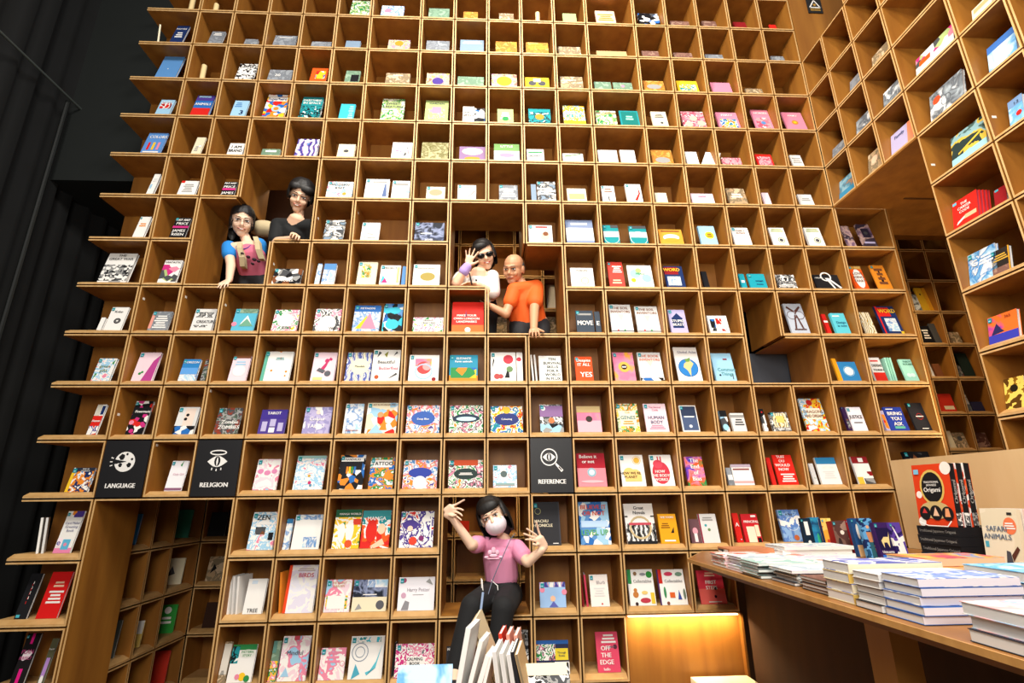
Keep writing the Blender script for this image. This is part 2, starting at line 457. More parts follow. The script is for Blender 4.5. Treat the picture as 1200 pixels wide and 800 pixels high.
# category signs
WH = mat_plain('sign_white', .5, col=pal('f4f2ee')); BK = mat_plain('sign_black', .45, col=pal('1c1c1f'))
def sign(c, r, word, icon, label):
    x0, x1, z0, z1 = XE[c] + G, XE[c + 1] - G, zr(r) + G, zr(r - 1) - G
    mb = MB(); mb.box((0, 0, 0), ((x1 - x0) * S, .012, (z1 - z0) * S), BK); o = mb.build('category_sign'); o.location = (x0 * S, -.006, z0 * S)
    tag(o, label, 'sign', None)
    W_, H_ = (x1 - x0) * S, (z1 - z0) * S
    t = MB(); add_text(t, word, W_ / 2, H_ * .2, .044, WH, -.001, W_ * .66, bold=.045); t.build('lettering', o)
    i = MB(); icon(i, W_ / 2, H_ * .62, W_ * .225); i.build('icon', o)
    return o
def ring(mb, cx, cz, r, th, mat, rz=None, y=-.0012, n=28, a0=0, a1=2 * math.pi):
    rz = rz or r
    for k in range(n):
        a, b = a0 + (a1 - a0) * k / n, a0 + (a1 - a0) * (k + 1) / n
        mb.poly([(cx + r * math.cos(a), y, cz + rz * math.sin(a)), (cx + r * math.cos(b), y, cz + rz * math.sin(b)),
                 (cx + (r - th) * math.cos(b), y, cz + (rz - th) * math.sin(b)), (cx + (r - th) * math.cos(a), y, cz + (rz - th) * math.sin(a))], mat)
def disc(mb, cx, cz, r, mat, rz=None, y=-.001, n=24):
    rz = rz or r
    mb.poly([(cx + r * math.cos(2 * math.pi * k / n), y, cz + rz * math.sin(2 * math.pi * k / n)) for k in range(n)], mat)
def blob(mb, pts, mat, y=-.001): mb.poly([(a, y, b) for a, b in pts], mat)
def lens(mb, cx, cz, w_, h_, mat, y):
    p = [(cx - w_ + 2 * w_ * k / 14, cz + h_ * math.sin(math.pi * k / 14)) for k in range(15)] + [(cx + w_ - 2 * w_ * k / 14, cz - h_ * math.sin(math.pi * k / 14)) for k in range(1, 14)]
    blob(mb, p, mat, y)
def ic_globe(mb, x, z, r):
    disc(mb, x, z, r, WH)
    for k, (a, b, s) in enumerate([(-.3, .45, .38), (.5, -.35, .3), (-.35, -.35, .25), (.15, .75, .16), (.7, .25, .16)]):
        blob(mb, [(x + (a + s * math.cos(t) * (1 if t % 2 else .6)) * r, z + (b + s * math.sin(t) * (.7 if t % 2 else 1)) * r) for t in range(6)], BK, -.0014 - k * .0002)
    blob(mb, [(x - r * 1.05, z + r * .25), (x + r * .2, z + r * .02), (x - r * 1.05, z - r * .25)], BK, -.0028)
    for a in (2.85, 3.14, 3.43):
        p = (x + r * 1.2 * math.cos(a), z + r * 1.2 * math.sin(a)); q = (x + r * 1.45 * math.cos(a), z + r * 1.45 * math.sin(a)); n_ = (-math.sin(a) * .05 * r, math.cos(a) * .05 * r)
        blob(mb, [(p[0] + n_[0], p[1] + n_[1]), (q[0] + n_[0], q[1] + n_[1]), (q[0] - n_[0], q[1] - n_[1]), (p[0] - n_[0], p[1] - n_[1])], WH)
def ic_relig(mb, x, z, r):
    ring(mb, x, z + r * .85, r * .85, r * .13, WH, r * .28)
    lens(mb, x, z - r * .05, r, r * .55, WH, -.001); disc(mb, x, z - r * .02, r * .3, BK, r * .5, -.0014); lens(mb, x, z - r * .05, r * .1, r * .45, WH, -.0018)
    for a in (-.35, 0, .35):
        cx_, cz_ = x + r * a * 1.3, z - r * (.9 - abs(a) * .3); blob(mb, [(cx_ - .05 * r, cz_ + .12 * r), (cx_ + .05 * r, cz_ + .12 * r), (cx_ + .05 * r, cz_ - .12 * r), (cx_ - .05 * r, cz_ - .12 * r)], WH)
def ic_ref(mb, x, z, r):
    x -= r * .25; z += r * .15
    ring(mb, x, z, r * .9, r * .12, WH); lens(mb, x, z, r * .68, r * .42, WH, -.001); disc(mb, x, z, r * .26, BK, r * .4, -.0014); lens(mb, x, z, r * .09, r * .36, WH, -.0018)
    d = r * .7071
    blob(mb, [(x + d * 1.0, z - d * .8), (x + d * 1.2, z - d * 1.0), (x + d * 2.1, z - d * 1.9), (x + d * 1.8, z - d * 2.2), (x + d * .9, z - d * 1.1)], WH)
    blob(mb, [(x + d * 1.45, z - d * 1.35), (x + d * 1.55, z - d * 1.45), (x + d * 1.9, z - d * 1.85), (x + d * 1.8, z - d * 1.95), (x + d * 1.35, z - d * 1.5)], BK, -.0016)
sign(1, 12, 'LANGUAGE', ic_globe, 'black LANGUAGE sign with a white globe that fills a cubby at the left')
sign(3, 12, 'RELIGION', ic_relig, 'black RELIGION sign with a white eye under a halo')
sign(10, 12, 'REFERENCE', ic_ref, 'black REFERENCE sign with a white magnifying glass over an eye')
# warning sign on the corner panel
wp = [ray(x, y, Y=-.01) for x, y in ((944.5, 2), (964.5, 16))]
mb = MB(); wy0, wy1 = wp[0].x, wp[1].x
mb.box((0, 0, 0), (abs(wy1 - wy0) * S, .008, .19), BK)
ws = mb.build('warning_sign'); ws.location = (wy0 * S, -.0085, wp[1].z * S)
sw = abs(wy1 - wy0) * S; GD = mat_plain('sign_gold', .5, col=pal('b98f3f'))
mb = MB(); 
tri = [(sw * .5, .165), (sw * .14, .07), (sw * .86, .07)]
for k in range(3):
    a, b = Vector(tri[k]), Vector(tri[(k + 1) % 3]); nn = (b - a).normalized(); nn = Vector((nn.y, -nn.x)) * .006
    blob(mb, [a - nn, b - nn, b + nn, a + nn], WH, -.002)
disc(mb, sw * .5, .105, .014, GD, y=-.002); mb.build('icon', ws)
mb = MB()
for k in range(2): mb.poly([(sw * .15, -.002, .045 - k * .018), (sw * .85, -.002, .045 - k * .018), (sw * .85, -.002, .054 - k * .018), (sw * .15, -.002, .054 - k * .018)], GD)
mb.build('lettering', ws)
tag(ws, 'small black warning sign with a white triangle high in the right corner', 'sign')

# table and its back board
ZT = -1.25
TM = mat_ply('table_wood', pal('8a5a26'), pal('a06a2e'), .4, 8)
table = tag(empty('display_table', (13 * S, -4 * S, -5.05 * S)), 'long wooden display table at the right, piled with books and magazines', 'table')
def tb(name, a, b, mat=TM, fr=None):
    mb = MB(); off = Vector((13, -4, -5.05)); mb.box([(q - o_) * S for q, o_ in zip(a, off)], [(q - o_) * S for q, o_ in zip(b, off)], mat, fr); return mb.build(name, table)
def slab(name, pts, z0, z1, mat, off=(13, -4, -5.05)):
    mb = MB(); n = len(pts); off = Vector(off)
    lo = [(Vector((x, y, z0)) - off) * S for x, y in pts]; hi = [(Vector((x, y, z1)) - off) * S for x, y in pts]
    mb.poly(hi, mat); mb.poly(lo[::-1], mat)
    for i in range(n): j = (i + 1) % n; mb.poly([lo[i], lo[j], hi[j], hi[i]], mat)
    return mb.build(name, table)
slab('table_top', [(12.42, -9.6), (17.9, -9.6), (17.9, -.08), (13.3, -.08), (12.42, -1.5)], ZT - .055, ZT, TM)
slab('edge_band', [(12.40, -9.6), (12.42, -9.6), (12.42, -1.5), (13.3, -.08), (13.28, -.08), (12.40, -1.5)], ZT - .06, ZT + .002, mat_ply('edge_band_wood', pal('b98748'), pal('cf9c5a'), .4, 20))
tb('under_rail', (12.6, -9.5, ZT - .17), (12.66, -1.6, ZT - .055), TM)
tb('apron', (14.1, -9.4, -5.05), (14.16, -.1, ZT - .055), mat_ply('shaded_apron_wood', pal('36200c'), pal('442810'), .85, 8))  # table wood darkened, shade below the overhang put into the colour
tb('leg', (13.1, -5.7, -5.05), (13.42, -5.3, ZT - .055), mat_ply('lit_leg_wood', pal('a8702c'), pal('b87e38'), .4, 8))  # lighter than the other leg, the light on it is painted in
tb('leg', (13.1, -9.0, -5.05), (13.42, -8.6, ZT - .055), TM)
mb = MB(); mb.box((12.75 * S, -.7 * S, -5.05 * S), (13.95 * S, -.03 * S, -3.68 * S), cmat('e6dfc8'))
tag(mb.build('display_block'), 'cream coloured block standing on the floor below the glowing panel', 'block')
bb = MB(); bb.box((17.92 * S, -8.5 * S, ZT * S + .0005), (18.0 * S, -.2 * S, .65 * S), PANEL)
tag(bb.build('partition_board'), 'pale plywood partition board standing along the back of the book table', 'partition')

# ================================================================== BOOKS ON THE BACK WALL
PATS.update({
 'zeb': 'p|n|28|bk,W,W,bk,W', 'sup': 'p|k|38|W,yl,rd,bl,W,or', 'tea': 'p|n|30|tl,tl,bk,tl,W', 'flg': 'p|n|45|lg,W,lg,gn,W', 'flp': 'p|n|30|lg,pk,lg,W',
 'bkw': 'p|k|45|bk,W,bl,bk,W,dg', 'grw': 'p|n|45|W,W,lg,W,gn', 'yem': 'p|n|35|yl,lb,yl,tl,W', 'man': 'p|w|9|pu,sb,pk,lb,W', 'oli': 'p|g|12|8f8a52,b8b28a,6f6a3c,a7a37a',
 'cro': 'p|k|120|bk,W,dg,W,gy', 'pho': 'p|n|26|sl,dg,gy,W,dg', 'sea': 'p|g|9|1d2433,3b4562,8c97b8,1c2230', 'com': 'p|k|50|bk,W,dg,gy,bk,br', 'blw': 'p|g|9|W,lb,W,sb,W',
 'mgw': 'p|k|30|W,pk,lg,W,mg,dg', 'jes': 'p|n|40|W,gn,W,pk,W,yl', 'fl2': 'p|n|40|W,dg,W,pk,W', 'gra': 'p|k|45|bk,sb,cy,W,bk,bl', 'occ': 'p|n|45|W,sb,W,pk,or,W,pu',
 'oc2': 'p|n|45|W,tl,bl,W,yl,rd,W', 'oc3': 'p|n|45|W,pk,dg,W,gn,W,or', 'blf': 'p|k|55|bk,bk,rd,W,bk,mg', 'zom': 'p|n|30|dg,4f5f52,gy,dg,8a3a2a,dg', 'tar': 'p|n|30|pu,lv,pu,W', 'lav': 'p|n|22|8c86b8,lv,9a94c4,W',
 'wdl': 'p|k|40|W,W,rd,lb,cr,or', 'gen': 'p|n|45|cr,yl,cr,gn,or,cr', 'wfl': 'p|n|35|W,W,lb,W,pk', 'rnb': 'p|k|35|bk,W,bk,or,bl,bk', 'tat': 'p|n|40|W,bl,or,gn,W,tl', 'sun': 'p|g|6|yl,f0a050,pk,e07a9a',
 'bia': 'p|g|9|2b4fc8,8a3fae,pk,og,gn', 'mny': 'p|w|12|cr,gd,dg,cr', 'ani': 'p|k|40|bl,or,gn,tl,yl', 'geo': 'p|v|45|or,W,W,W', 'mgy': 'p|n|26|yl,yl,W,yl,gn', 'mgr': 'p|n|18|rd,rd,og,W,tl', 'mgp': 'p|n|30|W,W,pu,W,rd',
 'blg': 'p|k|60|sb,lb,bl,W', 'typ': 'p|w|14|bk,gy,dg,W', 'whl': 'p|n|16|W,W,cy,W,tl,W', 'cal': 'p|n|45|W,pk,W,mg,W,dg', 'btf': 'p|n|35|W,pk,yl,gn,W,or', 'drg': 'p|n|26|lb,W,lb,yl,rd,W', 'pnk': 'p|n|18|W,lp,W,pk,lb',
 'red': 'p|n|26|rd,rd,W,dr,rd', 'pop': 'p|n|24|sb,W,or,nv,W,sk', 'crd': 'p|k|50|mg,W,bl,or,pu', 'blb': 'p|n|20|5f86c8,8fb4e0,5f86c8,W', 'gry': 'p|n|26|8b9097,7b8087,9aa0a6', 'gn2': 'p|n|26|7d9a82,6e8a74,8faa92',
 'orp': 'p|n|40|c8933c,b87a34,d0a85c', 'tnp': 'p|n|40|b89c78,8a7a60,d0b898', 'yp': 'p|n|40|c8b068,a88aa0,d8cc98,a07068', 'pkp': 'p|n|26|d87a8c,e8a0a8,c85a70,W', 'brp': 'p|n|26|8f6a5c,7c5a50,a08070', 'ifn': 'p|n|30|bk,gy,dg,W,bk',  # orp and yp dulled to paint glare haze onto the upper rows
 'car': 'p|k|30|bk,gy,lb,W,dg', 'dsk': 'p|g|8|4a3a54,7a6078,c8a8a0,3a3040', 'wir': 'p|n|16|b9c2cf,b9c2cf,6c4a42,c8ced8', 'mnd': 'p|w|10|5766a8,W,5766a8,e9e4c4', 'col': 'p|n|26|W,W,W,rd,W,gn', 'bdr': 'p|n|18|W,e8e8f2,W,e0dcec'})
DATA = '''
1|410|436|1|15|flg||green patterned book standing at the top edge
1|446|474|7|17|blw|C:pk:.3:.6:.15|pale blue and pink book lying low
1|502|527|10|19|gn2||grey green book tilted low
1|543|560|14|20|orp||small orange book lying low
1|585|602|16|21|tnp||small tan book lying low
1|659|676|16|25|lg||olive green book standing low
1|697|722|13|26|pe|L:or:.1:.3:.9:.8:4|peach book with orange lettering
1|747|774|16|28|bkw||black and white patterned book
1|785|808|25|29|brp||brown book almost hidden by the shelf edge
1|822|840|25|30|brp||dull brown book almost hidden by the shelf edge
1|859|875|26|31|dr||dark red book almost hidden by the shelf edge
1|901|911|29|34|rd||reddish book at the wall end of the top row
2|199|223|30|48|nv|T:NOTES:W:.5:.8:.1;L:W:.2:.35:.8:.65:3|navy blue book with white lettering
2|243|265|37|50|gry|L:W:.2:.7:.8:.9:2|grey book with pale lettering
2|285|303|46|53|gry||grey book mostly hidden by the shelf edge
2|319|349|42|53|gry|L:W:.2:.8:.8:.9:1|wide grey book lying low
2|364|389|49|55|gry||flat grey book mostly hidden
2|404|423|48|56|sl||slate blue book lying low
2|454|481|47|57|yp|C:or:.5:.7:.2|patterned grey book with an orange badge
2|499|527|48|59|gry||grey book lying low
2|539|567|47|60|sl|L:W:.1:.7:.9:.9:2|slate blue book with faint lettering
2|581|606|49|61|orp||mustard orange book with wavy print
2|616|643|50|62|orp|L:gd:.1:.5:.9:.9:3|orange book with yellow lettering
2|654|681|55|63|tnp||tan book lying low
2|699|735|60|66|tn||flat tan book lying low
2|752|773|60|67|brp||faint brown book lying low
2|789|812|62|68|brp||dim brown book lying low
2|826|848|64|69|gry||dim grey book lying low
2|903|920|66|71|gry||grey curved booklet at the wall end
3|181|219|63|90|sb|C:W:.45:.45:.03|large plain steel blue book
3|275|303|75|92|zeb|T:ZOO:bk:.5:.85:.16|black and white zebra print book
3|312|344|82|95|gry|T:20:W:.4:.55:.3|grey book with large white figures
3|362|385|80|96|og|P:sup:.3:.3:.9:.8|bright orange book with white print
3|403|423|83|97|gn2|R:bk:.4:.2:.95:.7|green booklet with a dark picture
3|451|481|86|98|tnp|T:NATURE:W:.5:.8:.14|tan book with pale lettering
3|499|527|86|101|yp|C:pu:.5:.4:.25|yellow book with a purple figure
3|536|567|90|101|gn2||green book with a torn looking top
3|576|606|87|102|yp|C:yl:.5:.5:.3|yellow book with a round picture
3|615|644|91|103|yl|C:dg:.3:.5:.16;C:dg:.7:.5:.16;R:cr:.35:.6:.65:.9|yellow book with two grey rings
3|656|684|90|104|tnp|T:PARTY:W:.5:.7:.15|tan patterned book with white lettering
3|696|717|96|105|gn2||left green book lying low
3|718|742|97|106|gn2|C:pk:.5:.6:.1|right green book with a pink mark
3|753|780|95|107|orp|E:gy:.5:.5:.35:.2|orange book with a grey oval
3|792|820|95|108|yl|P:yem:.1:.2:.9:.7|yellow book with a printed picture
3|832|859|97|109|pk||dusty pink book
3|873|895|104|110|tnp||flat tan book near the wall end
4|181|206|117|134|lb|P:red:.1:.45:.9:.8;T:PLANES:W:.5:.85:.12|light blue book with red and white print
4|222|253|112|135|bl|R:pu:0:.75:1:1;R:rd:0:.05:1:.4;T:ANIMALS:W:.5:.58:.24;R:lb:.1:.9:.8:.97|blue and red ANIMALS picture book
4|269|293|118|136|lb|T:3:nv:.7:.3:.35;L:sb:.1:.6:.6:.9:3|light blue book with a large 3
4|306|340|111|138|sup|R:W:.05:.72:.95:.9;T:Superhero:nv:.5:.8:.15;C:lb:.55:.4:.22;C:or:.55:.4:.13|colourful superhero activity book
4|349|380|114|138|tea|R:tl:0:.6:1:1;T:EVERYTHING/IN SPACE:W:.5:.78:.13|teal book with a black and white picture
4|396|417|122|140|cy|L:lb:.6:.1:.95:.9:6|plain cyan book
4|445|475|116|141|flg|R:lg:.15:.55:.85:.85;T:SWEET/CREATURES:dg:.5:.7:.14|green book with a floral border
4|497|526|118|142|lg|P:flp:.15:.15:.85:.6;R:pk:.3:.4:.7:.7;T:GARDEN:dg:.5:.85:.12|green book with a pink picture
4|542|556|125|143|W|T:MIGHTY/SKILLS:bk:.5:.55:.18|white book with bold black words
4|555|568|127|144|bkw||black and blue comic behind the white one
4|583|602|128|144|lg|L:W:.2:.3:.8:.8:3;C:gn:.5:.35:.2|small green book with a sketch
4|619|646|128|145|tea|C:or:.5:.5:.2;R:tl:0:.8:1:1|teal picture book with an orange ball
4|659|687|124|146|yem|T:MEGA:yl:.5:.8:.3;R:yl:0:0:1:.25;T:MEGA:lb:.5:.62:.24|yellow and blue MEGA book
4|697|724|130|147|flg|R:tnp:0:.8:1:.9|mint green book with a brown band
4|725|751|130|148|tl|R:17736e:.08:.08:.92:.92;L:mt:.3:.4:.7:.7:2|dark teal book
4|762|784|131|148|cr|C:dg:.6:.3:.1;L:dg:.2:.6:.8:.85:3|cream book with a small dark figure
4|797|829|131|150|pkp|C:pe:.25:.25:.17;C:pe:.5:.6:.17;C:pe:.8:.3:.17|rose red book with three pale discs
4|838|869|132|151|pk|P:oc2:.1:.1:.9:.6;T:PARTY:W:.5:.82:.16|pink book with a bright picture
4|879|908|129|151|pk|P:pkp:.1:.1:.9:.6;T:HORSES:W:.5:.82:.13;C:sb:.5:.35:.14|pink book with a blue horse
4|915|947|132|152|pk|C:or:.5:.45:.16;T:FAIRY:W:.5:.8:.14;C:yl:.5:.45:.08|pink book with an orange badge
5|164|198|156|179|5b8fd0|T:COLORS:W:.58:.8:.2;R:rd:.2:.2:.32:.55;R:yl:.45:.2:.57:.55;R:pk:.7:.2:.82:.55;L:W:.1:.05:.9:.15:1|blue COLORS board book with crayons
5|223|242|161|181|cr|C:W:.7:.5:.2;O:gy:.7:.5:.2:.1;L:gy:.2:.2:.6:.5:3|cream book with a line drawing
5|265|288|168|182|W|T:I AM/BRAND:bk:.5:.55:.3|white book with black words
5|305|329|175|183|gn2|L:W:.2:.5:.8:.9:1|dark green book lying low
5|344|375|163|184|man|L:W:.3:.85:.7:.95:1|blue and purple swirling book
5|394|417|169|185|cr|E:dg:.5:.5:.15:.1|off white book with a small dark mark
5|458|484|167|186|W|P:fl2:.15:.2:.85:.7|white book with black scribbles
5|493|526|167|187|oli||olive book wrapped in clear film
5|538|569|172|188|8a6f96|E:cr:.5:.65:.4:.25;E:or:.5:.15:.3:.12|mauve book with a cream oval
5|579|609|169|188|W|R:6f9a5c:0:.6:1:1;E:pk:.5:.35:.3:.12;T:LITTLE:W:.5:.85:.18|white book with a green top and pink oval
5|617|638|175|189|ww|T:GROWTH:dg:.5:.45:.22;R:gn:.1:.7:.9:.8|pale book with small grey words
5|659|684|180|190|W|Z:6f8a5c:.1:.6:.9:.9:.9:1:.1:.75|pale book with a green sprig
5|700|725|176|191|W||plain white book at the left
5|726|746|176|191|W||narrower plain white book beside it
5|762|790|176|192|orp|E:gy:.5:.3:.35:.2|orange book with a grey oval
5|802|820|178|193|W||plain white book standing straight
5|845|870|185|193|pkp||dull pink book lying low
5|884|908|181|194|rd|P:pkp:.1:.1:.9:.8|red and pink picture book
5|925|943|182|195|W|L:gy:.1:.3:.9:.8:4|white book with grey lines
6|171|189|204|227|W|R:lb:.1:.3:.4:.5;L:ww:.2:.6:.8:.8:2|white book with a pale blue square
6|207|234|212|228|W|L:gy:.2:.2:.8:.8:5;R:rd:0:.85:.2:1|white book with grey lettering
6|258|279|213|229|bk|T:PAY ANY/PRICE:W:.5:.75:.24;R:mg:0:.4:1:.55;T:JAMES:W:.5:.2:.24|black PAY ANY PRICE book with a pink stripe
6|381|415|213|232|wfl|T:MODERN/KNIT:dg:.5:.7:.2;C:gd:.7:.25:.08|white floral MODERN KNIT book|s
6|426|457|210|232|W|Z:5b6f9a:.75:.1:.95:.1:.88:.75:.82:.75;O:pk:.5:.2:.07:.3;L:gy:.3:.8:.9:.9:1|white book with a blue dress drawing|s
6|458|481|212|232|W|R:gy:.1:.75:.9:.85;C:lb:.9:.4:.12;L:ww:.2:.3:.8:.6:3|white book with a blue curve|s
6|499|522|219|233|cr|E:e09a7c:.5:.55:.35:.25|cream book with a salmon oval|s
6|536|558|217|234|W|Z:rd:.6:.2:.95:.6:.95:.66:.6:.26;L:gy:.3:.8:.8:.9:1|white book with a red stroke|s
6|585|607|217|235|gry|L:W:.1:.2:.9:.8:4|grey photo book|s
6|622|629|216|235|sl||narrow slate book behind the larger one
6|629|652|213|235|pho|L:W:.1:.3:.9:.7:3|grey book with horizontal bands|s
6|664|688|221|236|cr|R:lg:.1:.2:.9:.6|cream and green book
6|704|722|218|236|W|L:br:.2:.6:.8:.85:2;R:dg:.45:.1:.55:.35|white book with brown words|s
6|732|754|216|237|W|Z:rd:.5:.15:.8:.5:.8:.95:.9:.5:.65:.1|white book with a red curve|s
6|767|783|226|237|cr||cream book lying low
6|809|838|227|238|lp|T:MAGIC:mg:.5:.7:.2|pale pink book with faint words
6|850|877|221|239|tnp|L:W:.2:.4:.8:.7:2|beige photo book
6|892|905|226|240|lp||pale pink book
6|934|955|228|240|ww|L:gy:.2:.4:.8:.7:2|pale grey book near the corner
7|155|178|254|277|W|L:or:.2:.5:.8:.7:2|white book with a faint orange line|s
7|198|225|255|277|bk|T:PAY ANY/PRICE:W:.55:.78:.18;R:mg:0:.48:1:.58;T:JAMES/RISEN:W:.5:.25:.18|black PAY ANY PRICE JAMES RISEN book|s
7|378|405|258|280|pho|L:W:.2:.5:.9:.7:2|grey photo book with white lines|s
7|422|446|261|281|W|T:The/Travels:gy:.5:.25:.18|white book with small grey title|s
7|485|521|261|282|sea|T:LIGHT:W:.5:.06:.12;E:W:.4:.4:.2:.03|wide book with a dark seascape|s
7|619|648|264|284|ww|C:pe:.68:.35:.2;C:br:.72:.5:.12;R:rd:.3:.85:.8:.93;C:W:.35:.45:.2|white book with a baby face|s
7|662|697|258|285|7f8fb0|R:W:0:.1:1:.65;L:W:.2:.75:.8:.9:1|pale blue book with a white lower half
7|706|727|264|285|tl|R:W:0:.35:1:.65;O:W:.5:.3:.5:.05;R:dg:.5:.85:1:1|teal book with a white band, the left one|s
7|736|760|265|285|tl|R:W:0:.35:1:.65;O:W:.5:.3:.5:.05;R:dg:0:.85:1:1|teal book with a white band, the right one|s
7|771|802|269|286|eaa03a|E:W:.5:.45:.35:.22;E:eaa03a:.5:.3:.3:.12;L:br:.1:.8:.9:.95:1|orange book with a pale arch
7|817|842|265|286|lb|C:yl:.6:.5:.27;L:br:.45:.4:.75:.6:2|light blue book with a yellow disc
7|856|882|267|287|W|T:FAMILY/BONDS:br:.5:.75:.13;L:lp:.1:.2:.9:.6:4|white book with brown title|s
7|900|925|267|287|W|O:7f9a50:.6:.3:.22:.18;C:dg:.6:.3:.12;L:lg:.1:.75:.9:.95:2|white book with a green ring, the left one
7|941|968|267|288|W|O:7f9a50:.6:.3:.22:.18;C:dg:.6:.3:.12;L:lg:.1:.75:.9:.95:2|white book with a green ring, nearest the corner
7|984|1004|265|288|dsk|C:W:.4:.4:.04|dark purple photo book
7|1002|1029|263|288|dsk|R:2c2638:.2:.4:.8:.8;C:dg:.5:.6:.15;L:lv:.1:.1:.9:.25:1|purple book with a framed dark portrait
8|114|162|297|329|W|T:THE/GREAT WAR:dg:.5:.86:.12;P:cro:0:.05:1:.6;R:gy:.4:.0:.8:.05|GREAT WAR book with a crowd photo
8|184|215|305|331|W|P:mgw:0:.05:1:.8;T:FANTASTIC:bk:.5:.9:.12|white book with magenta picture blocks
8|318|355|315|332|com|E:W:.3:.35:.2:.15;T:MAKER:W:.55:.2:.2|dark comic book lying back|s
8|368|378|309|333|blw||pale blue book, left of a pair|s
8|376|395|309|333|W|R:sb:0:.7:1:1;P:blw:0:.1:1:.7|white and blue book, right of a pair
8|417|443|307|333|cr|P:gen:.2:.3:.7:.8;T:TEA:gd:.45:.85:.14|cream book with a yellow picture|s
8|444|470|311|333|W|Z:cy:.05:.1:.35:.1:.15:.5;Z:mg:.1:.1:.4:.1:.25:.35;R:yl:.85:.1:.9:.9;R:lg:.92:.1:.97:.9;T:PROJECT:dg:.5:.85:.14|white PROJECT book with coloured triangles|s
8|470|475|312|332|sb||narrow blue book at the right
8|483|516|310|334|W|R:dadad2:.08:.08:.92:.92;E:a3914a:.55:.4:.28:.2;T:PARANORMAL:gy:.5:.8:.11|white book with a gold oval|s
8|668|697|314|335|W|O:lg:.6:.3:.18:.2;T:POISON:dg:.5:.85:.14|white book with a green ring drawing
8|711|733|307|335|d8463a|L:W:.3:.55:.9:.85:4;L:pe:.2:.1:.8:.3:2|coral red book with white words|s
8|734|767|311|336|W|C:mt:.3:.6:.22;C:9ad2de:.75:.4:.2;C:lg:.45:.75:.12;C:yl:.2:.3:.1;T:MEALS:gn:.5:.6:.12|white book with mint and green blots
8|777|804|312|336|nv|R:dr:0:.6:.75:.95;T:WORD:yl:.4:.82:.22;P:blw:.1:.08:.8:.5|navy WORD puzzle book with a red top
8|821|832|318|336|bk||narrow black book standing alone
8|865|876|321|337|1f9db0|L:W:.2:.3:.8:.6:1|teal book, left of a pair
8|875|900|321|337|1f9db0|T:ocean:nv:.6:.5:.2;L:nv:.4:.2:.8:.3:1|teal book with navy words, right of a pair|s
8|908|935|322|337|ifn|L:W:.1:.1:.9:.3:2|grey and black patterned book
8|952|987|322|337|1f1f22|O:W:.5:.85:.22:.25;Z:W:.45:.75:.55:.75:.75:0:.68:0;Z:W:.5:.75:.6:.75:1:.05:.92:.0;T:AMAZING:W:.2:.75:.12|black book with a white long-legged figure
8|993|1019|312|338|og|E:W:.52:.45:.36:.42;P:orp:0:.85:1:1;T:LOVE/SCIENCE/DIARY:br:.52:.5:.16|orange book with a white oval|s
8|1018|1047|311|338|e8902a|E:bk:.5:.4:.09:.15;E:bk:.5:.7:.06:.08;L:br:.2:.15:.8:.9:4|orange yellow book with a small black figure|s
9|113|122|372|386|W||slim white book leaning at the left
9|121|152|360|386|W|C:bk:.6:.4:.2;O:gy:.6:.4:.13:.2;C:W:.6:.4:.06;T:Koko:dg:.5:.8:.14|white book with a black record disc|s
9|172|203|365|387|gry|R:e59a8c:0:.1:.15:.9;L:W:.2:.1:.9:.8:6|grey textured book with a pink edge|s
9|222|255|362|387|ww|P:ifn:.1:.6:.9:.85;P:ifn:.1:.15:.8:.25;T:CREATURE:bk:.65:.4:.18|white CREATURE book with block letters|s
9|270|303|362|387|59b4cf|P:gn2:.2:.8:1:1;Z:W:.35:.3:.6:.7:.85:.3;Z:6fa58c:.3:.2:.6:.55:.95:.2;C:pk:.08:.3:.12|blue book with a snowy mountain|s
9|317|352|363|388|jes|C:W:.5:.5:.32;T:JESUS:dg:.6:.15:.17;C:W:.5:.45:.2|white floral book with lettering JESUS|s
9|366|401|362|388|fl2|C:W:.5:.35:.35;T:WAX:dg:.8:.12:.16|white doodle book with a blank round centre|s
9|412|447|358|388|blw|R:2b66b0:0:.75:1:1;Z:yl:.1:.1:.5:.6:.7:.1;Z:pk:.3:.1:.6:.7:.9:.1;T:METHODS:W:.5:.88:.11|blue topped art book with coloured rays|s
9|447|473|356|388|gra|E:cy:.5:.25:.35:.18;E:cy:.6:.75:.3:.12;T:COLOUR:bk:.5:.55:.13|black and blue street art book|s
9|483|520|372|389|jes|R:W:.1:.5:.9:.85;T:GRAFFITI/CREATURES:bk:.5:.68:.17|white book with block letter title
9|529|567|354|389|d8281c|R:ef6a2c:0:0:1:.22;Z:nv:.4:.5:.46:.5:.44:.72;T:MAKE YOUR/OWN LONDON/LANDMARKS:W:.46:.43:.105;C:W:.5:.06:.09|big red book MAKE YOUR OWN LONDON LANDMARKS
9|674|697|364|388|3a4450|T:MOVE:W:.5:.42:.3;L:gy:.1:.75:.9:.9:1|dark MOVE book with white letters, front copy|s
9|696|705|365|388|3a4450|T:E:W:.5:.42:.3|dark MOVE book, the copy behind it
9|713|743|357|388|ww|T:THE SOIL/INVENTORS:br:.5:.8:.13;Z:cr:.35:.65:.65:.65:.5:.4;R:dg:.0:.03:1:.06;C:rd:.3:.08:.04;C:gn:.6:.08:.04|pale INVENTORS book, left one of the pair|s
9|743|775|359|388|ww|T:THE SOIL/INVENTORS:br:.5:.8:.13;Z:cr:.35:.65:.65:.65:.5:.4;R:dg:.0:.03:1:.06;C:rd:.3:.08:.04;C:gn:.6:.08:.04|pale INVENTORS book, right one of the pair|s
9|782|807|363|389|lv|R:nv:.15:.2:.8:.65;T:STUPID/BEAST:W:.48:.42:.16;Z:nv:.2:.65:.5:.85:.75:.65|lavender BEAST book with a navy block|s
9|828|856|370|390|W|P:red:.4:.5:.7:.85;P:bkw:.1:.1:.35:.8;P:red:.6:.1:.9:.4|white book with red and black symbols
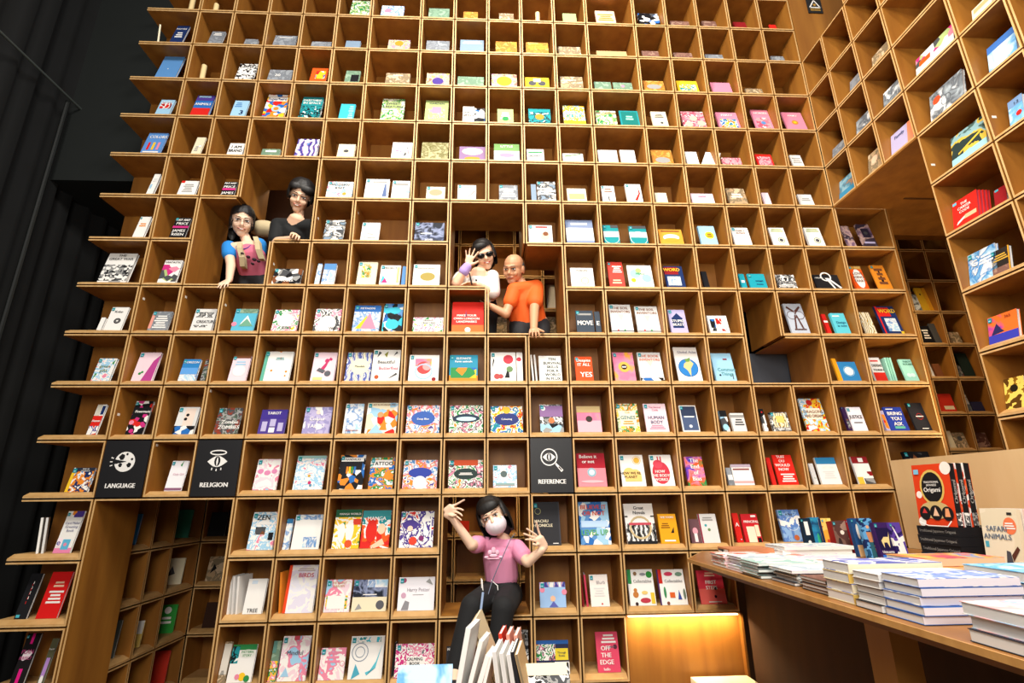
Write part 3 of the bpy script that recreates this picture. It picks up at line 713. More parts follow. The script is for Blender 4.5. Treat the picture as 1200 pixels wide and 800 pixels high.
9|917|950|356|390|b9c2cf|Z:5a3a35:.1:.85:.45:.7:.5:.75:.15:.92;Z:5a3a35:.5:.75:.85:.92:.88:.86:.55:.66;O:5a3a35:.3:.6:.27:.12;O:5a3a35:.72:.6:.27:.12;Z:5a3a35:.42:.6:.5:.6:.35:.15:.25:.15;Z:5a3a35:.5:.6:.58:.6:.75:.15:.65:.15;R:5a3a35:.2:.1:.85:.14|grey book with a dark wire figure
9|962|975|368|390|rd|R:W:0:.55:1:.65|red book, left half covered
9|972|998|367|391|5fc8d8|T:Design/is now:1f5f80:.55:.45:.16;L:W:.1:.8:.6:.9:1|cyan book leaning in front of a red one
9|1006|1028|366|390|mny||book printed like fanned banknotes
9|1024|1060|359|390|nv|R:rd:0:.62:.7:.95;R:rd:0:0:.08:1;T:WORD:yl:.55:.82:.22;P:blw:.25:.08:.85:.55;R:yl:.85:.0:1:.08|thick navy WORD puzzle book with a red spine
10|106|138|420|446|wfl|T:green/gifts:6f8a6a:.5:.55:.19;Z:gn:.05:.05:.2:.3:.1:.35;Z:gn:.8:.8:.95:.95:.9:.7|white green gifts book with leaves|s
10|153|190|413|446|lp|Z:b5448c:.45:.0:.95:.0:1:.9:.75:.7;C:gn:.3:.25:.07;C:gn:.4:.3:.06|pale book with a magenta bird|s
10|208|236|421|446|blw|R:2f7fc0:0:.6:1:1;R:5f9fe0:0:.3:1:.6;T:HORIZON:W:.5:.85:.14|blue sky book HORIZON|s
10|234|244|421|446|zom||orange and red book tucked behind
10|266|295|417|447|lp|R:br:0:.9:1:1;C:W:.5:.4:.35;L:lb:.2:.6:.8:.8:2|glossy pale pink book|s
10|304|345|412|446|geo|R:5fae9a:0:0:.12:1;L:tl:.4:.7:.7:.8:2|white book with orange star lines and teal spine|s
10|363|396|413|446|lp|Z:c03a6a:.35:.4:.75:.85:.6:.5:.5:.35;C:c03a6a:.6:.7:.1;C:c03a6a:.75:.75:.07;C:5d5f66:.7:.25:.14;Z:5d5f66:.2:.35:.5:.25:.6:.35:.3:.45;R:d8d08a:.1:.02:.5:.12|white book with a pink flower wheelbarrow|s
10|403|437|413|446|mnd|C:efe9c6:.55:.5:.36;T:Mandala:dg:.55:.5:.1|blue mandala book with cream centre|s
10|434|470|410|446|W|T:Beautiful:dg:.5:.6:.15;T:Butterflies:c2607a:.6:.4:.14;Z:dg:.15:.75:.3:.9:.2:.95;Z:8a8a3a:.4:.85:.5:.75:.55:.95;Z:dg:.75:.8:.9:.9:.85:.95;C:b5542c:.2:.12:.08;Z:dg:.6:.05:.95:.2:.9:.25|white Beautiful Butterflies book|s
10|478|515|416|446|W|P:sun:.2:.55:.75:.85;C:e24a4a:.5:.5:.24;C:f0a0a0:.6:.55:.15;O:9ac6e6:.5:.35:.3:.15;C:dr:.85:.06:.07|white book with a red watercolour swirl|s
10|526|560|416|446|2c8fae|T:ELEFANTE/Farm animals:W:.5:.8:.12;R:or:0:0:1:.2;P:ani:.05:.1:.95:.5|blue FARM ANIMALS book with small creatures|s
10|575|605|413|446|W|C:c23a4a:.7:.75:.2;O:rd:.7:.75:.2:.1;Z:bk:.55:.1:.75:.1:.7:.5;C:b04a4a:.25:.15:.12;C:b04a4a:.4:.15:.1;C:6a8a5a:.75:.4:.13;Z:bk:.05:.4:.15:.7:.1:.8|white book with a red balloon and figures|s
10|606|613|413|446|W|C:c23a4a:.4:.75:.4|copy of the red balloon book behind it
10|631|659|417|446|W|T:TEN/SURVIVAL/SKILLS/FOR A/WORLD/IN FLUX:2a3f3a:.6:.47:.155|white TEN SURVIVAL SKILLS book, front copy
10|673|696|418|446|e8501e|T:Despite/IT ALL:W:.5:.75:.18;T:YES:W:.6:.25:.3|orange red book with white handwriting|s
10|717|746|413|446|sun|C:e8b050:.5:.48:.28;C:2c2420:.5:.48:.14;R:W:.4:.46:.6:.5|orange sunburst book with a black centre|s
10|746|779|413|446|ww|T:THE BOOK/INVENTORS:c86a4a:.5:.8:.13;Z:cr:.35:.7:.65:.7:.5:.5;P:bkw:.0:.0:1:.1|pale INVENTORS book beside an orange one|s
10|788|824|407|446|W|C:2f7fc8:.5:.38:.42;O:1f5fa0:.5:.38:.42:.06;Z:d8c68a:.35:.5:.6:.62:.75:.5:.6:.35:.55:.12:.45:.3:.3:.4;Z:6f9a4a:.4:.62:.65:.68:.6:.56:.45:.55;T:Global Atlas:9a9aa8:.55:.85:.11|white ATLAS book with a blue globe
10|832|864|414|446|9fd0ea|T:Common/Things:5f9a9a:.6:.32:.16;R:dr:.55:.75:.75:.8;C:bk:.25:.2:.05;R:dg:.83:.05:.87:.25|light blue COMMON THINGS book
10|974|983|420|446|e8a020||yellow book at the left, part hidden
10|980|1010|424|446|2f7fb8|C:W:.5:.5:.24;O:8fc6e6:.5:.5:.3:.1|blue book with a white disc
10|1016|1041|419|446|ww|T:DEFEND/YOURSELF:bk:.55:.55:.19;R:c8281c:0:0:1:.35;L:rd:.1:.8:.8:.9:1|white and red DEFEND YOURSELF book
10|1052|1078|421|446|mt|T:PARTY/ROUND:1f5f50:.6:.82:.12;C:c6efe2:.35:.25:.18;C:c6efe2:.65:.25:.18|mint green book, front one of four
11|101|126|474|509|W|R:d8261c:0:.28:1:.62;R:cfc9b8:.05:.62:.55:1;R:nv:.6:.66:.95:.95;P:mgp:0:0:1:.28;T:Alamain:W:.5:.45:.13|white and red book with small pictures
11|146|180|470|509|blf|R:1a1a1e:0:.6:1:.8;T:Flowermania:W:.6:.68:.12;C:rd:.55:.3:.16;C:pk:.15:.35:.14;C:mg:.3:.1:.13|black book with pink flowers|s
11|201|235|477|509|ww|R:ead6c8:.35:.3:.85:.95;P:bkw:0:0:1:.3;C:bk:.5:.7:.08;C:bk:.45:.55:.08|white book with black portrait heads|s
11|249|285|478|509|zom|T:Zombie/ZOMBIES:W:.6:.35:.2|grey green book with white handlettering|s
11|301|338|480|509|pu|R:40308a:0:.6:1:1;T:TAROT:W:.5:.85:.17;R:lv:.1:.1:.3:.5;R:lv:.4:.3:.62:.6;R:lv:.72:.1:.92:.45;R:W:.4:.05:.62:.25|purple TAROT book with pale cards
11|353|390|477|509|lav|T:Colour:W:.5:.55:.2;T:TAROT:W:.5:.28:.2;C:e8d2c8:.5:.8:.09;C:W:.6:.82:.05|lavender Colour TAROT book|s
11|401|427|473|508|blw|R:W:0:0:.12:1;T:Animation:dr:.5:.1:.1|pale blue glossy book|s
11|427|467|472|508|wdl|T:ART IN WONDERLAND:br:.55:.93:.07;C:c89a6a:.45:.6:.1;Z:lb:.1:0:.6:0:.35:.3;Z:or:.45:.1:.6:.5:.7:.1|white storybook with playful figures|s
11|475|516|475|508|occ|E:3d62b0:.5:.52:.36:.26;T:Deep Blue:W:.5:.5:.1|bright ocean colouring book with a blue centre|s
11|526|566|475|508|oc3|E:26384c:.5:.52:.4:.16;E:bfe0ea:.5:.5:.3:.08|colouring book with a dark glossy band|s
11|575|613|476|508|oc2|E:2f3a78:.5:.5:.38:.24;C:e8b838:.5:.85:.12;T:Colouring:W:.5:.5:.1|colouring book with an indigo centre and yellow flower|s
11|632|661|474|507|ifn|R:8c6a9a:0:.55:1:.95;C:e07a4a:.5:.42:.13;C:W:.15:.85:.1;P:car:0:0:1:.3|purple and grey book in film|s
11|675|706|476|507|sun|R:f4b0bc:0:0:1:.44;C:3a3430:.5:.5:.14;R:b8a070:0:.75:1:1|orange and pink sunset book
11|721|751|473|507|gen|R:efe8cc:.12:.2:.88:.75;T:GENES:4f7f8a:.5:.5:.18;T:The Secret/Code:or:.5:.72:.08;L:or:.25:.25:.75:.4:2|cream GENES book with a curly border|s
11|753|785|473|507|lp|T:HUMAN/BODY:4f5f7a:.5:.42:.16;T:The Secret/Code:c2708a:.5:.82:.1;L:pk:.15:.08:.85:.25:3|pale pink HUMAN BODY book|s
11|795|821|475|506|W|R:4a5a7c:.06:.05:.95:.96;R:2f3a54:.06:.6:.95:.96;L:W:.2:.52:.8:.6:1;C:cfd6e2:.5:.2:.1|navy book with a white border|s
11|842|856|481|505|car|R:bk:0:.7:1:1;E:9fd6ea:.5:.2:.4:.15|dark book with a pale blue car
11|855|876|484|505|ww|L:dg:.2:.3:.9:.7:3;R:gy:0:.75:1:.9|white car book with grey lines
11|889|901|479|505|com|C:rd:.5:.85:.2|black and white manga booklet
11|901|928|483|505|ifn|P:mny:.1:.2:.9:.95;T:KNOW:W:.6:.1:.2;R:d8cf70:.3:.45:.75:.8|black and yellow patterned book|s
11|935|973|467|505|drg|R:efe6cf:.2:.35:.85:.7;T:DRAGONS/AND DREAMS:br:.5:.52:.13;C:c22a2a:.45:.87:.14|sky blue DRAGONS book
11|985|997|477|505|38204a|P:zom:.2:.1:.8:.5|dark purple book behind the white one|s
11|991|1018|477|505|f4eef4|T:JUSTICE:bk:.45:.58:.22;L:dg:.2:.3:.8:.38:1;R:5f9aa8:0:.8:.2:.95|white JUSTICE book
11|1030|1042|481|505|lv|P:wdl:.1:.1:.9:.8|pale lilac and cream book
11|1034|1067|477|505|2a3f9e|T:BRING/YOU/ASK:W:.5:.5:.22;R:5fb09a:.25:.08:.8:.18;L:W:.1:.88:.5:.94:1|royal blue book with bold white words
11|1061|1093|472|504|26262a|L:W:.3:.48:.8:.53:1;O:rd:.55:.5:.2:.08;L:W:.4:.05:.8:.09:1|black book with a thin red ring|s
12|75|112|548|577|pop|R:2a3040:.1:.85:1:1;T:POP UP/THE BOOK:W:.6:.9:.08;R:yl:0:0:.14:.8;C:or:.6:.4:.12|POP UP book with orange shapes and yellow spine|s
12|191|222|540|578|f2eef2|T:Only Girl:d0a8b8:.6:.55:.1;Z:gn:.55:.85:.7:1:.65:.8;R:8a5f7a:0:.02:1:.1|pale lilac book with handwriting|s
12|295|330|538|575|pnk|E:d888b0:.2:.6:.13:.08;E:d888b0:.5:.55:.14:.08;E:d888b0:.8:.6:.12:.08|white book with pink blossoms|s
12|342|383|534|575|wfl|R:9fc8c4:0:.92:1:1;C:c23a6a:.55:.2:.06;C:gd:.5:.4:.05;C:W:.45:.3:.08;C:5f8fae:.6:.12:.05|tall white book with scattered flowers|s
12|394|429|533|574|rnb|R:1d1d22:.1:.55:.9:.85;R:or:.28:.45:.36:.65;R:yl:.38:.45:.46:.65;R:gn:.48:.45:.56:.65;R:bl:.58:.45:.66:.65;R:W:.05:.8:.95:.92;T:MANDALAS:bk:.5:.86:.09|black patterned book with rainbow pencils|s
12|431|463|536|573|tat|R:W:.1:.68:.9:.92;T:TATTOO:bk:.5:.8:.17;E:or:.8:.4:.2:.12|bright TATTOO colouring book|s
12|471|513|539|573|occ|E:3244a0:.5:.55:.35:.18;C:f0f4ff:.5:.2:.2|colouring book with a violet centre|s
12|525|566|539|573|oc3|R:c8502a:.15:.8:.85:1;E:2a3a38:.5:.5:.35:.2;L:W:.3:.45:.7:.55:2|colouring book with a dark green centre and red top|s
12|578|606|545|573|wfl|C:5a6a6a:.45:.6:.14;R:88aaaa:.1:.1:.9:.2;L:gy:.1:.05:.9:.15:1|white book with a grey animal|s
12|675|712|531|571|f08a96|R:a8182a:.0:.55:1:1;T:Believe it/or not:W:.4:.82:.15;C:8fb4c2:.5:.42:.16;C:cfe0e8:.5:.42:.1;E:f6b4bc:.5:.15:.4:.04|red and pink book with a silver disc
12|725|758|533|571|W|C:e8b84a:.72:.82:.13;O:e8b84a:.72:.82:.18:.1;C:f0c878:.35:.4:.25;C:f0c878:.6:.35:.25;R:f0c878:.15:.15:.85:.38;T:HOW WE RE/PLANET:bk:.4:.35:.12|white planet book with yellow cloud and sun|s
12|760|792|533|571|W|E:c83a4a:.45:.42:.4:.36;E:d8485a:.35:.7:.22:.14;R:c83a4a:.35:.78:.41:.95;R:c83a4a:.48:.78:.54:.95;T:HOW/THE BODY/WORKS:W:.4:.33:.13|white book with a big red heart|s
12|801|829|535|570|bia|T:The/End/of/Bias:W:.52:.55:.21|rainbow THE END OF BIAS book
12|850|863|548|569|gry|R:W:.1:.3:.9:.6|grey and white book, left of three
12|856|885|544|569|W|R:b0a0b0:0:.85:1:1;R:8a4a4a:.05:.72:.9:.8;R:e8a8a8:0:.1:1:.2|white book with pink bands
12|897|907|536|569|d4261e||red book behind the tall red one
12|904|937|533|569|e0281e|T:TUIT/OU/WOULD/NOW:W:.42:.72:.14;L:W:.2:.08:.9:.38:4|tall red book with white capitals
12|947|960|543|568|ww|O:6a9a8a:.6:.3:.2:.3|white book with a grey green ring, part hidden
12|954|988|536|568|W|R:2f7fb0:0:.75:1:1;T:BETTER:W:.5:.65:.14;L:ww:.2:.2:.8:.5:4|white book with blue top
12|996|1027|535|568|W|R:8f1f24:0:.75:1:1;R:W:.4:.8:.7:.95;P:red:.7:.3:1:.45;R:e8c040:0:0:.35:.25;P:com:.4:0:1:.2|white book with a dark red top and yellow corner
12|1057|1090|529|536|bk|P:com:.2:.7:.8:.95|dark book peeping over the partition board|s
13|61|100|599|649|W|P:crd:.3:.85:1:1;T:Card Maker/Greeting/Book:8f8fa8:.55:.62:.09;R:e888b0:0:0:1:.12;R:5fb4d8:.35:.08:.8:.32;C:pk:.55:.2:.1;R:fde8f2:.05:.15:.3:.35;T:e:2a3a9a:.15:.25:.2|white card making book with pink trim|s
13|288|327|600|646|wfl|T:ZEN:bk:.45:.85:.2;R:W:.15:.66:.95:.7;P:com:.2:.4:.6:.6;P:com:.75:.25:.95:.45|white ZEN book with black brush letters|s
13|328|344|608|646|blw|R:2f6fa0:0:.85:1:1|white book with a blue top, left|s
13|340|379|603|645|W|P:blw:0:.85:1:1;C:f0c8b8:.65:.15:.13;P:blw:.4:.05:.9:.35|glossy white book with a pale manga girl|s
13|388|425|597|644|mgy|R:1f5f40:0:.8:1:1;T:MANGA WORLD:W:.55:.88:.08;R:d8402a:.7:.6:1:.75;E:W:.3:.4:.13:.25;E:W:.6:.45:.15:.28;C:d8562a:.6:.12:.14|yellow manga book with white figures
13|421|459|598|644|mgr|R:3a9aa0:0:.8:1:1;T:MANGA:W:.5:.78:.15;E:f6c8a8:.7:.5:.14:.14;Z:f6c8a8:.35:.05:.75:.25:.85:.1:.5:0;E:d8281c:.35:.45:.2:.3|manga book with a red-haired girl
13|467|509|599|643|mgp|E:4a3a8a:.3:.62:.24:.14;C:f6d0b8:.3:.52:.08;C:d8402a:.4:.18:.12;C:7a2a6a:.65:.25:.08;R:W:.9:.05:.94:.9|white manga book with a purple-haired figure|s
13|624|658|588|639|3b3b40|R:2c2c30:.06:.04:.95:.97;O:8a8a60:.18:.78:.12:.2;T:MACHU/CHRONICLE:cr:.3:.5:.1;L:W:.7:.03:.9:.06:1|big charcoal book with cream title|s
13|677|717|588|639|blg|T:BELIEVE IT/OR NOT:d84a2a:.5:.8:.15;T:LEVEL UP:5fa860:.48:.28:.19;R:b8d4f0:.05:.4:.95:.55|blue checked LEVEL UP book
13|730|771|590|638|W|P:typ:0:0:1:.5;R:1d1d20:0:0:1:.07;O:c8b48a:.5:.4:.38:.18;R:c04a5a:.12:.46:.88:.52;T:Great/Novels:bk:.5:.83:.12;R:bk:.0:.66:.1:.69;R:bk:.88:.66:1:.69|GREAT NOVELS book with a typewriter
13|770|797|602|637|e8a41c|Z:2a2018:.6:.35:.8:.55:.78:.35;L:8a5a10:.1:.5:.6:.7:3;T:THE STORY:W:.5:.88:.1;L:W:.2:.05:.8:.14:1|golden orange book with a small black leaf
13|806|827|608|638|6a4a50|C:e8a0b0:.5:.5:.25;R:f0e0e0:.35:.05:.65:.4|dark book with a pink haired figure
13|817|845|602|637|ww|R:8a1f3a:0:0:.08:1;C:3fa0a8:.35:.6:.07;C:6a8a5a:.5:.45:.08;L:gy:.2:.75:.8:.9:2|white book with a wine red spine
13|857|872|601|636|d4241c|T:A:W:.5:.6:.2;C:lb:.7:.1:.1|plain red book beside the PRINCIPAL book
13|867|894|602|634|c8242c|R:efe2c8:.2:.0:.7:.55;R:f4e0c0:.72:.2:.95:.6;T:PRINCIPAL:W:.55:.72:.13;R:bk:.75:.0:.95:.15;R:W:.6:.88:.9:.95|red PRINCIPAL book with cream panels
13|910|945|597|633|blb|O:e8f0fa:.55:.55:.3:.06;C:c86a3a:.6:.12:.12;T:A Boy:dg:.5:.85:.1|blue book with a swirl and orange fox|s
14|16|51|672|725|1e1f22|L:rd:.45:.3:.5:.8:5;L:W:.5:.4:.55:.85:4;R:4fb8c8:.1:.03:.4:.09|black magazine standing at the left end
14|41|86|670|725|d81c1c|L:W:.2:.3:.9:.6:4;L:pe:.3:.65:.8:.8:2|red magazine with white brushwork
14|283|314|678|722|W|R:cfe0ee:.2:.85:.5:.95;T:TREE:dg:.5:.1:.16|plain white book TREE
14|330|374|662|720|bdr|R:e8481f:0:0:.1:1;T:BIRDS:c03a5a:.62:.78:.14;L:b8a8a0:.3:.86:.9:.94:2|tall BIRDS book with an orange spine
14|378|413|679|719|pnk|T:THE SECRET/GARDEN:c8a078:.5:.85:.1;P:btf:.05:.1:.9:.5;R:W:.1:.1:.8:.5|pale watercolour book, left one|s
14|411|455|679|718|cr|P:sea:0:.45:1:1;P:blw:.4:.75:1:1;C:5a5a60:.82:.2:.12;Z:gy:.1:.05:.3:.1:.2:.25;L:W:.3:.5:.7:.55:1|cream book with a skyline and dark sky|s
14|465|510|676|717|eeecf2|T:Harry Potter:a8a4ac:.55:.62:.15;C:a04a6a:.15:.9:.06;Z:8a8a90:.1:.02:.3:.02:.32:.25:.2:.3;L:gy:.4:.45:.7:.48:1;C:c8a0b8:.15:.45:.07;Z:gy:.75:.85:.95:.75:.85:.95|pale wizard colouring book with a grey cat|s
14|632|664|682|714|9cc0ea|P:man:0:.8:1:1;C:f0c0a0:.5:.35:.1;Z:5a62b0:.35:.02:.7:.02:.52:.25;C:pk:.1:.7:.1;C:pk:.95:.6:.1|light blue book with a small figure|s
14|690|715|673|711|f4ece4|T:Blurb:b0a8a8:.6:.75:.15;C:c04a4a:.6:.08:.05;L:ww:.2:.3:.8:.6:4|white BLURB book, front of several|s
14|734|770|667|711|W|R:2f8a4a:0:.6:.14:1;C:2f8a3a:.85:.85:.12;T:Collectables:8a8a8a:.56:.67:.12;C:c07a3a:.25:.3:.11;C:c07a3a:.25:.42:.07;E:e8c878:.6:.35:.12:.05;E:b83a4a:.6:.14:.2:.07;R:e0c23a:.82:.05:.97:.35;C:8a6a4a:.3:.88:.07;E:8a8a90:.6:.86:.12:.04;C:3a2a2a:.25:.05:.06|white COLLECTABLES book with green tab
14|770|807|667|710|W|R:c8281c:0:.6:.14:1;R:4a2a5a:-.06:0:0:1;T:Collectables:8a8a8a:.56:.67:.12;E:c83a5a:.4:.87:.17:.06;E:6f8f7a:.8:.86:.14:.06;E:3f8a5a:.18:.35:.05:.16;R:d8622a:.35:.2:.55:.35;Z:3a4a9a:.65:.15:.8:.15:.72:.42;C:7a4a3a:.25:.05:.06;E:6a7a6a:.92:.3:.05:.15|white COLLECTABLES book with red tab
14|815|853|668|709|e23a4c|R:f06a62:0:0:1:.45;T:FIRST/STEPS:W:.5:.56:.16;C:3a1a2a:.65:.45:.05;C:3a1a2a:.6:.22:.05;L:W:.3:.04:.8:.09:1;L:pe:.3:.8:.7:.95:2|coral red FIRST STEPS book
15|11|49|742|800|1d1a1c|R:e01f86:.35:0:.6:.35;R:e01f86:.4:.8:.6:1;C:f0e4ea:.5:.6:.3;C:f0e4ea:.35:.55:.2;C:f0e4ea:.65:.62:.2;T:PLAN/PERFECT:b0487a:.5:.6:.12|black planner with a white and pink label|s
15|43|69|748|800|5a5a42|T:Frames:W:.55:.78:.13;R:b48ad0:.2:.2:.8:.6;E:W:.5:.15:.3:.1|olive craft book with a purple shape
15|246|273|752|803|tnp|R:d8d4c8:0:.2:1:.95;L:dg:.2:.2:.7:.3:3|beige book with grey top, part hidden
15|264|302|755|803|W|R:2f8a4a:0:.85:1:1;P:tea:0:.5:.3:.95;E:e8ece0:.65:.75:.32:.11;T:PATTERN/STORY:gn:.65:.75:.09;C:yl:.6:.15:.15;C:gn:.8:.1:.12;C:pk:.4:.15:.1|white pattern book with yellow flowers
15|309|330|751|803|gn2|P:btf:0:0:1:.5;R:5f8f84:0:.7:.5:1|green and orange book, part hidden
15|323|365|745|803|pnk|R:c04a5a:.4:.9:.6:1;T:Mindful:5f5f6a:.5:.62:.15;Z:pk:.7:.2:.9:.3:.8:.4;Z:lb:.1:.1:.4:.1:.25:.3|white Mindful book with pastel triangles|s
15|371|406|759|803|pnk|O:d88a8a:.9:.5:.1:.2;L:pk:.2:.5:.8:.9:3|pale pink book beside the whale book|s
15|406|451|745|802|W|O:8a96a4:.3:.62:.25:.1;O:8a96a4:.3:.62:.15:.15;Z:5fc0d2:.5:.15:.8:.25:.95:.8:.8:.4:.55:.08;Z:4fa8c0:.1:.0:.35:.12:.2:.35;P:whl:.2:.85:.9:.97|large white book with a turquoise whale|s
15|461|510|754|800|cal|R:W:.3:.35:.72:.62;T:CALMING/BOOK:bk:.5:.48:.13|pink and white CALMING book|s
15|628|668|750|788|2a3050|P:oc3:0:.4:.6:.9;R:2a5fa8:0:.88:1:1;R:e8d038:.58:.4:.98:.75;T:Through/Books:dg:.78:.58:.09;R:W:.55:0:1:.35|dark blue book with a yellow square label
15|697|728|740|789|dc4a68|T:OFF/THE/EDGE:W:.42:.42:.17;L:W:.25:.7:.9:.95:3;C:5a2a3a:.85:.62:.09;R:8a5a6a:.5:.6:.8:.64;T:hello:W:.4:.08:.1|pink OFF THE EDGE book
15|522|538|757|795|2a2a30|T:NIGHT:W:.5:.9:.14|black book behind the seated girl's leg
15|584|620|738|790|ifn|R:6a5a4a:.1:.1:.9:.9|brown book wrapped in shiny film behind the girl
'''
ORD = ['top', 'first', 'second', 'third', 'fourth', 'fifth', 'sixth', 'seventh', 'eighth', 'ninth', 'tenth', 'eleventh', 'twelfth', 'thirteenth', 'fourteenth', 'fifteenth', 'sixteenth', 'seventeenth', 'eighteenth', 'nineteenth']
LEAN = math.radians(13)
def lean_hit(px, py, y0, z0):
    d = RM @ Vector(((px - 600) / F, 1, -(py - 400) / F)); c = Vector((CX, CY, CZ))
    n = Vector((0, math.cos(LEAN), -math.sin(LEAN)))
    p0 = Vector((0, y0, z0))
    t = (p0 - c).dot(n) / d.dot(n)
    p = c + d * t
    return p.x, (p.z - z0) / math.cos(LEAN)
LABELS = {}
def uniq(l):
    k = LABELS.get(l, 0); LABELS[l] = k + 1
    return l if k == 0 else l + ', a further one'
ACC = [0] * 1000
def place_books():
    prev = None
    for ln in DATA.strip().splitlines():
        f = ln.split('|'); f += [''] * (9 - len(f))
        r = int(f[0]); xl, xr, yt, yb = map(float, f[1:5]); bgk, ops, desc, opt = f[5:9]
        z0 = zr(r) + G + T + .087; mid = (xl + xr) / 2
        xm, _ = lean_hit(mid, yb, .17, z0)
        c = max(i for i in range(19) if XE[i] <= xm)
        lo = XE[c] + G + T + .01 if c else -1.3; hi = XE[c + 1] - G - T - .01
        y0 = .17
        if prev and prev[0] == r and prev[1] == c and prev[2] > 0: y0 = .17
        if mid < 560: x0 = lean_hit(xl, yb, y0, z0)[0]; x1 = lean_hit(xr, yt, y0, z0)[0]
        elif mid > 620: x0 = lean_hit(xl, yt, y0, z0)[0]; x1 = lean_hit(xr, yb, y0, z0)[0]
        else: x0 = lean_hit(xl, yb, y0, z0)[0]; x1 = lean_hit(xr, yb, y0, z0)[0]
        h = lean_hit(mid, yt, y0, z0)[1]
        x0 = max(lo, x0); x1 = min(hi, x1); w_ = max(x1 - x0, .1); h = max(.3, min(h, 1.08))
        rr = random.Random(int(xl * 7 + r))
        th = rr.uniform(.012, .024)
        dy = 0
        if prev and prev[0] == r and prev[1] == c and prev[3] > x0 + .004: dy = -.0 
        # overlap with the previous book in the cubby: the wider one stands in front
        if prev and prev[0] == r and prev[1] == c:
            ov = prev[3] - x0
            if ov > 0:
                if w_ < prev[4]: x0 = prev[3] + .004; w_ = max(.08, x1 - x0)
                else:
                    po = prev[5]; sx = max(.08, (x0 - .004 - prev[6])) / prev[4]
                    po.scale = (min(1, sx), 1, 1)
        place = '%s row, %s column' % (ORD[r], ORD[c + 1])
        o = book(Vector((x0, y0, z0)) * S + Vector((0, 0, .0008)), w_ * S, h * S, th, bgk, ops, uniq(desc + ', ' + place), 'books shown face out in the wall cubbies', math.degrees(LEAN), sticker='s' in opt)
        prev = (r, c, 1, x0 + w_, w_, o, x0)
place_books()

# copies standing behind or beside their front book: spines and page edges in view
def spine_row(r, xl, xr, yt, yb, n, bgs, desc, pages='ww', yaw=1.25):
    z0 = zr(r) + G + T + .087
    for i in range(n):
        x = xl + (xr - xl) * i / max(1, n - 1)
        X, _ = lean_hit(x, yb, .2, z0); h = min(1.0, lean_hit(x, yt, .2, z0)[1])
        o = book(Vector((X, .2, z0)) * S, .5 * S, h * S, .013, bgs[i % len(bgs)], '', desc[i] if isinstance(desc, list) else (('leftmost ', 'next ', 'third ')[i] if n > 1 else '') + desc, 'spines and page edges turned out in the cubbies', lean=4, yaw=math.radians(124 if xl < 200 else 82), pages=pages, name='booklet')
'''spines: page edges turned to the room'''
spine_row(14, 267, 277, 675, 722, 3, ['W', 'ww', 'W'], 'white booklet packed upright left of the TREE book, fourteenth row')
spine_row(13, 44, 50, 607, 650, 2, ['W', 'ww'], 'slim white magazine standing edge out on the leftmost shelf, thirteenth row')
spine_row(14, 320, 328, 670, 720, 2, ['nv', 'or'], ['dark blue spine with pale letters left of the BIRDS book', 'orange and grey book squeezed left of the BIRDS book'])
spine_row(14, 685, 690, 673, 711, 2, ['dr', 'c8405a'], ['dark red slim book left of the BLURB book', 'crimson slim book touching the BLURB book'])
spine_row(10, 1046, 1052, 421, 446, 3, ['mt', '8fd0b8', 'mt'], 'mint green copy packed behind the front mint book, tenth row')
spine_row(10, 626, 630, 418, 446, 2, ['W', 'ww'], 'white copy packed left of the TEN SURVIVAL SKILLS book')
spine_row(2, 189, 190, 36, 47, 1, ['cr'], 'cream booklet standing edge out beside the navy book, second row')
spine_row(15, 458, 460, 757, 798, 1, ['dg'], 'dark thin book at the left of the CALMING book')
# tilted white book, fifth row
z0 = zr(5) + G + T + .087
p = lean_hit(822, 193, .17, z0)
book(Vector((p[0], .2, z0 + .02)) * S, .42 * S, .62 * S, .02, 'W', 'R:ww:.1:.1:.9:.9', 'white hardback tipped sideways against the divider, fifth row, right half', 'books shown face out in the wall cubbies', 19, yaw=-.25, roll=.35)
# wooden pegs left in the upper cubbies
for i, (r, x, yt, yb, lab) in enumerate([(1, 222, 0, 9, 'cream wooden peg in the top left cubby'), (3, 234, 78, 91, 'cream wooden peg standing alone right of the plain blue book'), (1, 630.5, 16, 23, 'cream wooden peg in the first row above the centre'),
                                   (1, 251, 5, 10, 'short cream peg in the first row, second cubby from the left')]):
    z0 = zr(r) + G + T + .087
    X, v = lean_hit(x, yb, .17, z0); hh = max(.25, lean_hit(x, yt, .17, z0)[1])
    mb = MB(); tube(mb, [(0, 0, 0), (0, 0, .004), (0, 0, hh * S - .004), (0, 0, hh * S)], .022, cmat('e8cf98'), 14)
    o = mb.build('wooden_peg', smooth=False); o.location = (X * S, .30 * S, z0 * S + .0008); tag(o, lab, 'peg', 'wooden pegs in the cubbies')
# small white price labels on some dividers

def label_at(px, py, X=None, Y=None):
    p = ray(px, py, X=X, Y=Y) * S; mb = MB(); M_ = mat_plain('label_paper', .6, col=pal('efeae0'))
    if X is not None: mb.box((0, -.012, -.009), (.0012, .012, .009), M_)
    else: mb.box((-.014, -.0012, -.008), (.014, 0, .008), M_)
    o = mb.build('shelf_label'); o.location = p; tag(o, LB.pop(0), 'label', 'small white shelf labels')
LB = ['small white label on the divider right of the GREAT WAR book row, ninth row left', 'white label in the ninth row, third column, above the CREATURE book', 'white label in the ninth row above the snowy mountain book', 'white label beside the grey photo book right of the boy',
      'white label left of the small white title book', 'white label above the dark comic under the boy', 'white label in the eleventh row beside the black floral book', 'white label in the twelfth row between the two black signs', 'white label in the eleventh row above the handlettered book',
      'white label in the side bookcase above the landscape book', 'white label on the side bookcase divider near the soffit']
for px, py, c in ((168.5, 350, 1), (218, 348, 2), (264.5, 357.5, 3), (373, 256, 5), (420, 250, 6), (321, 309.5, 4), (139, 485.5, 1), (184, 521.5, 2), (247, 458, 3)):
    label_at(px, py, X=XE[c] + G + T)
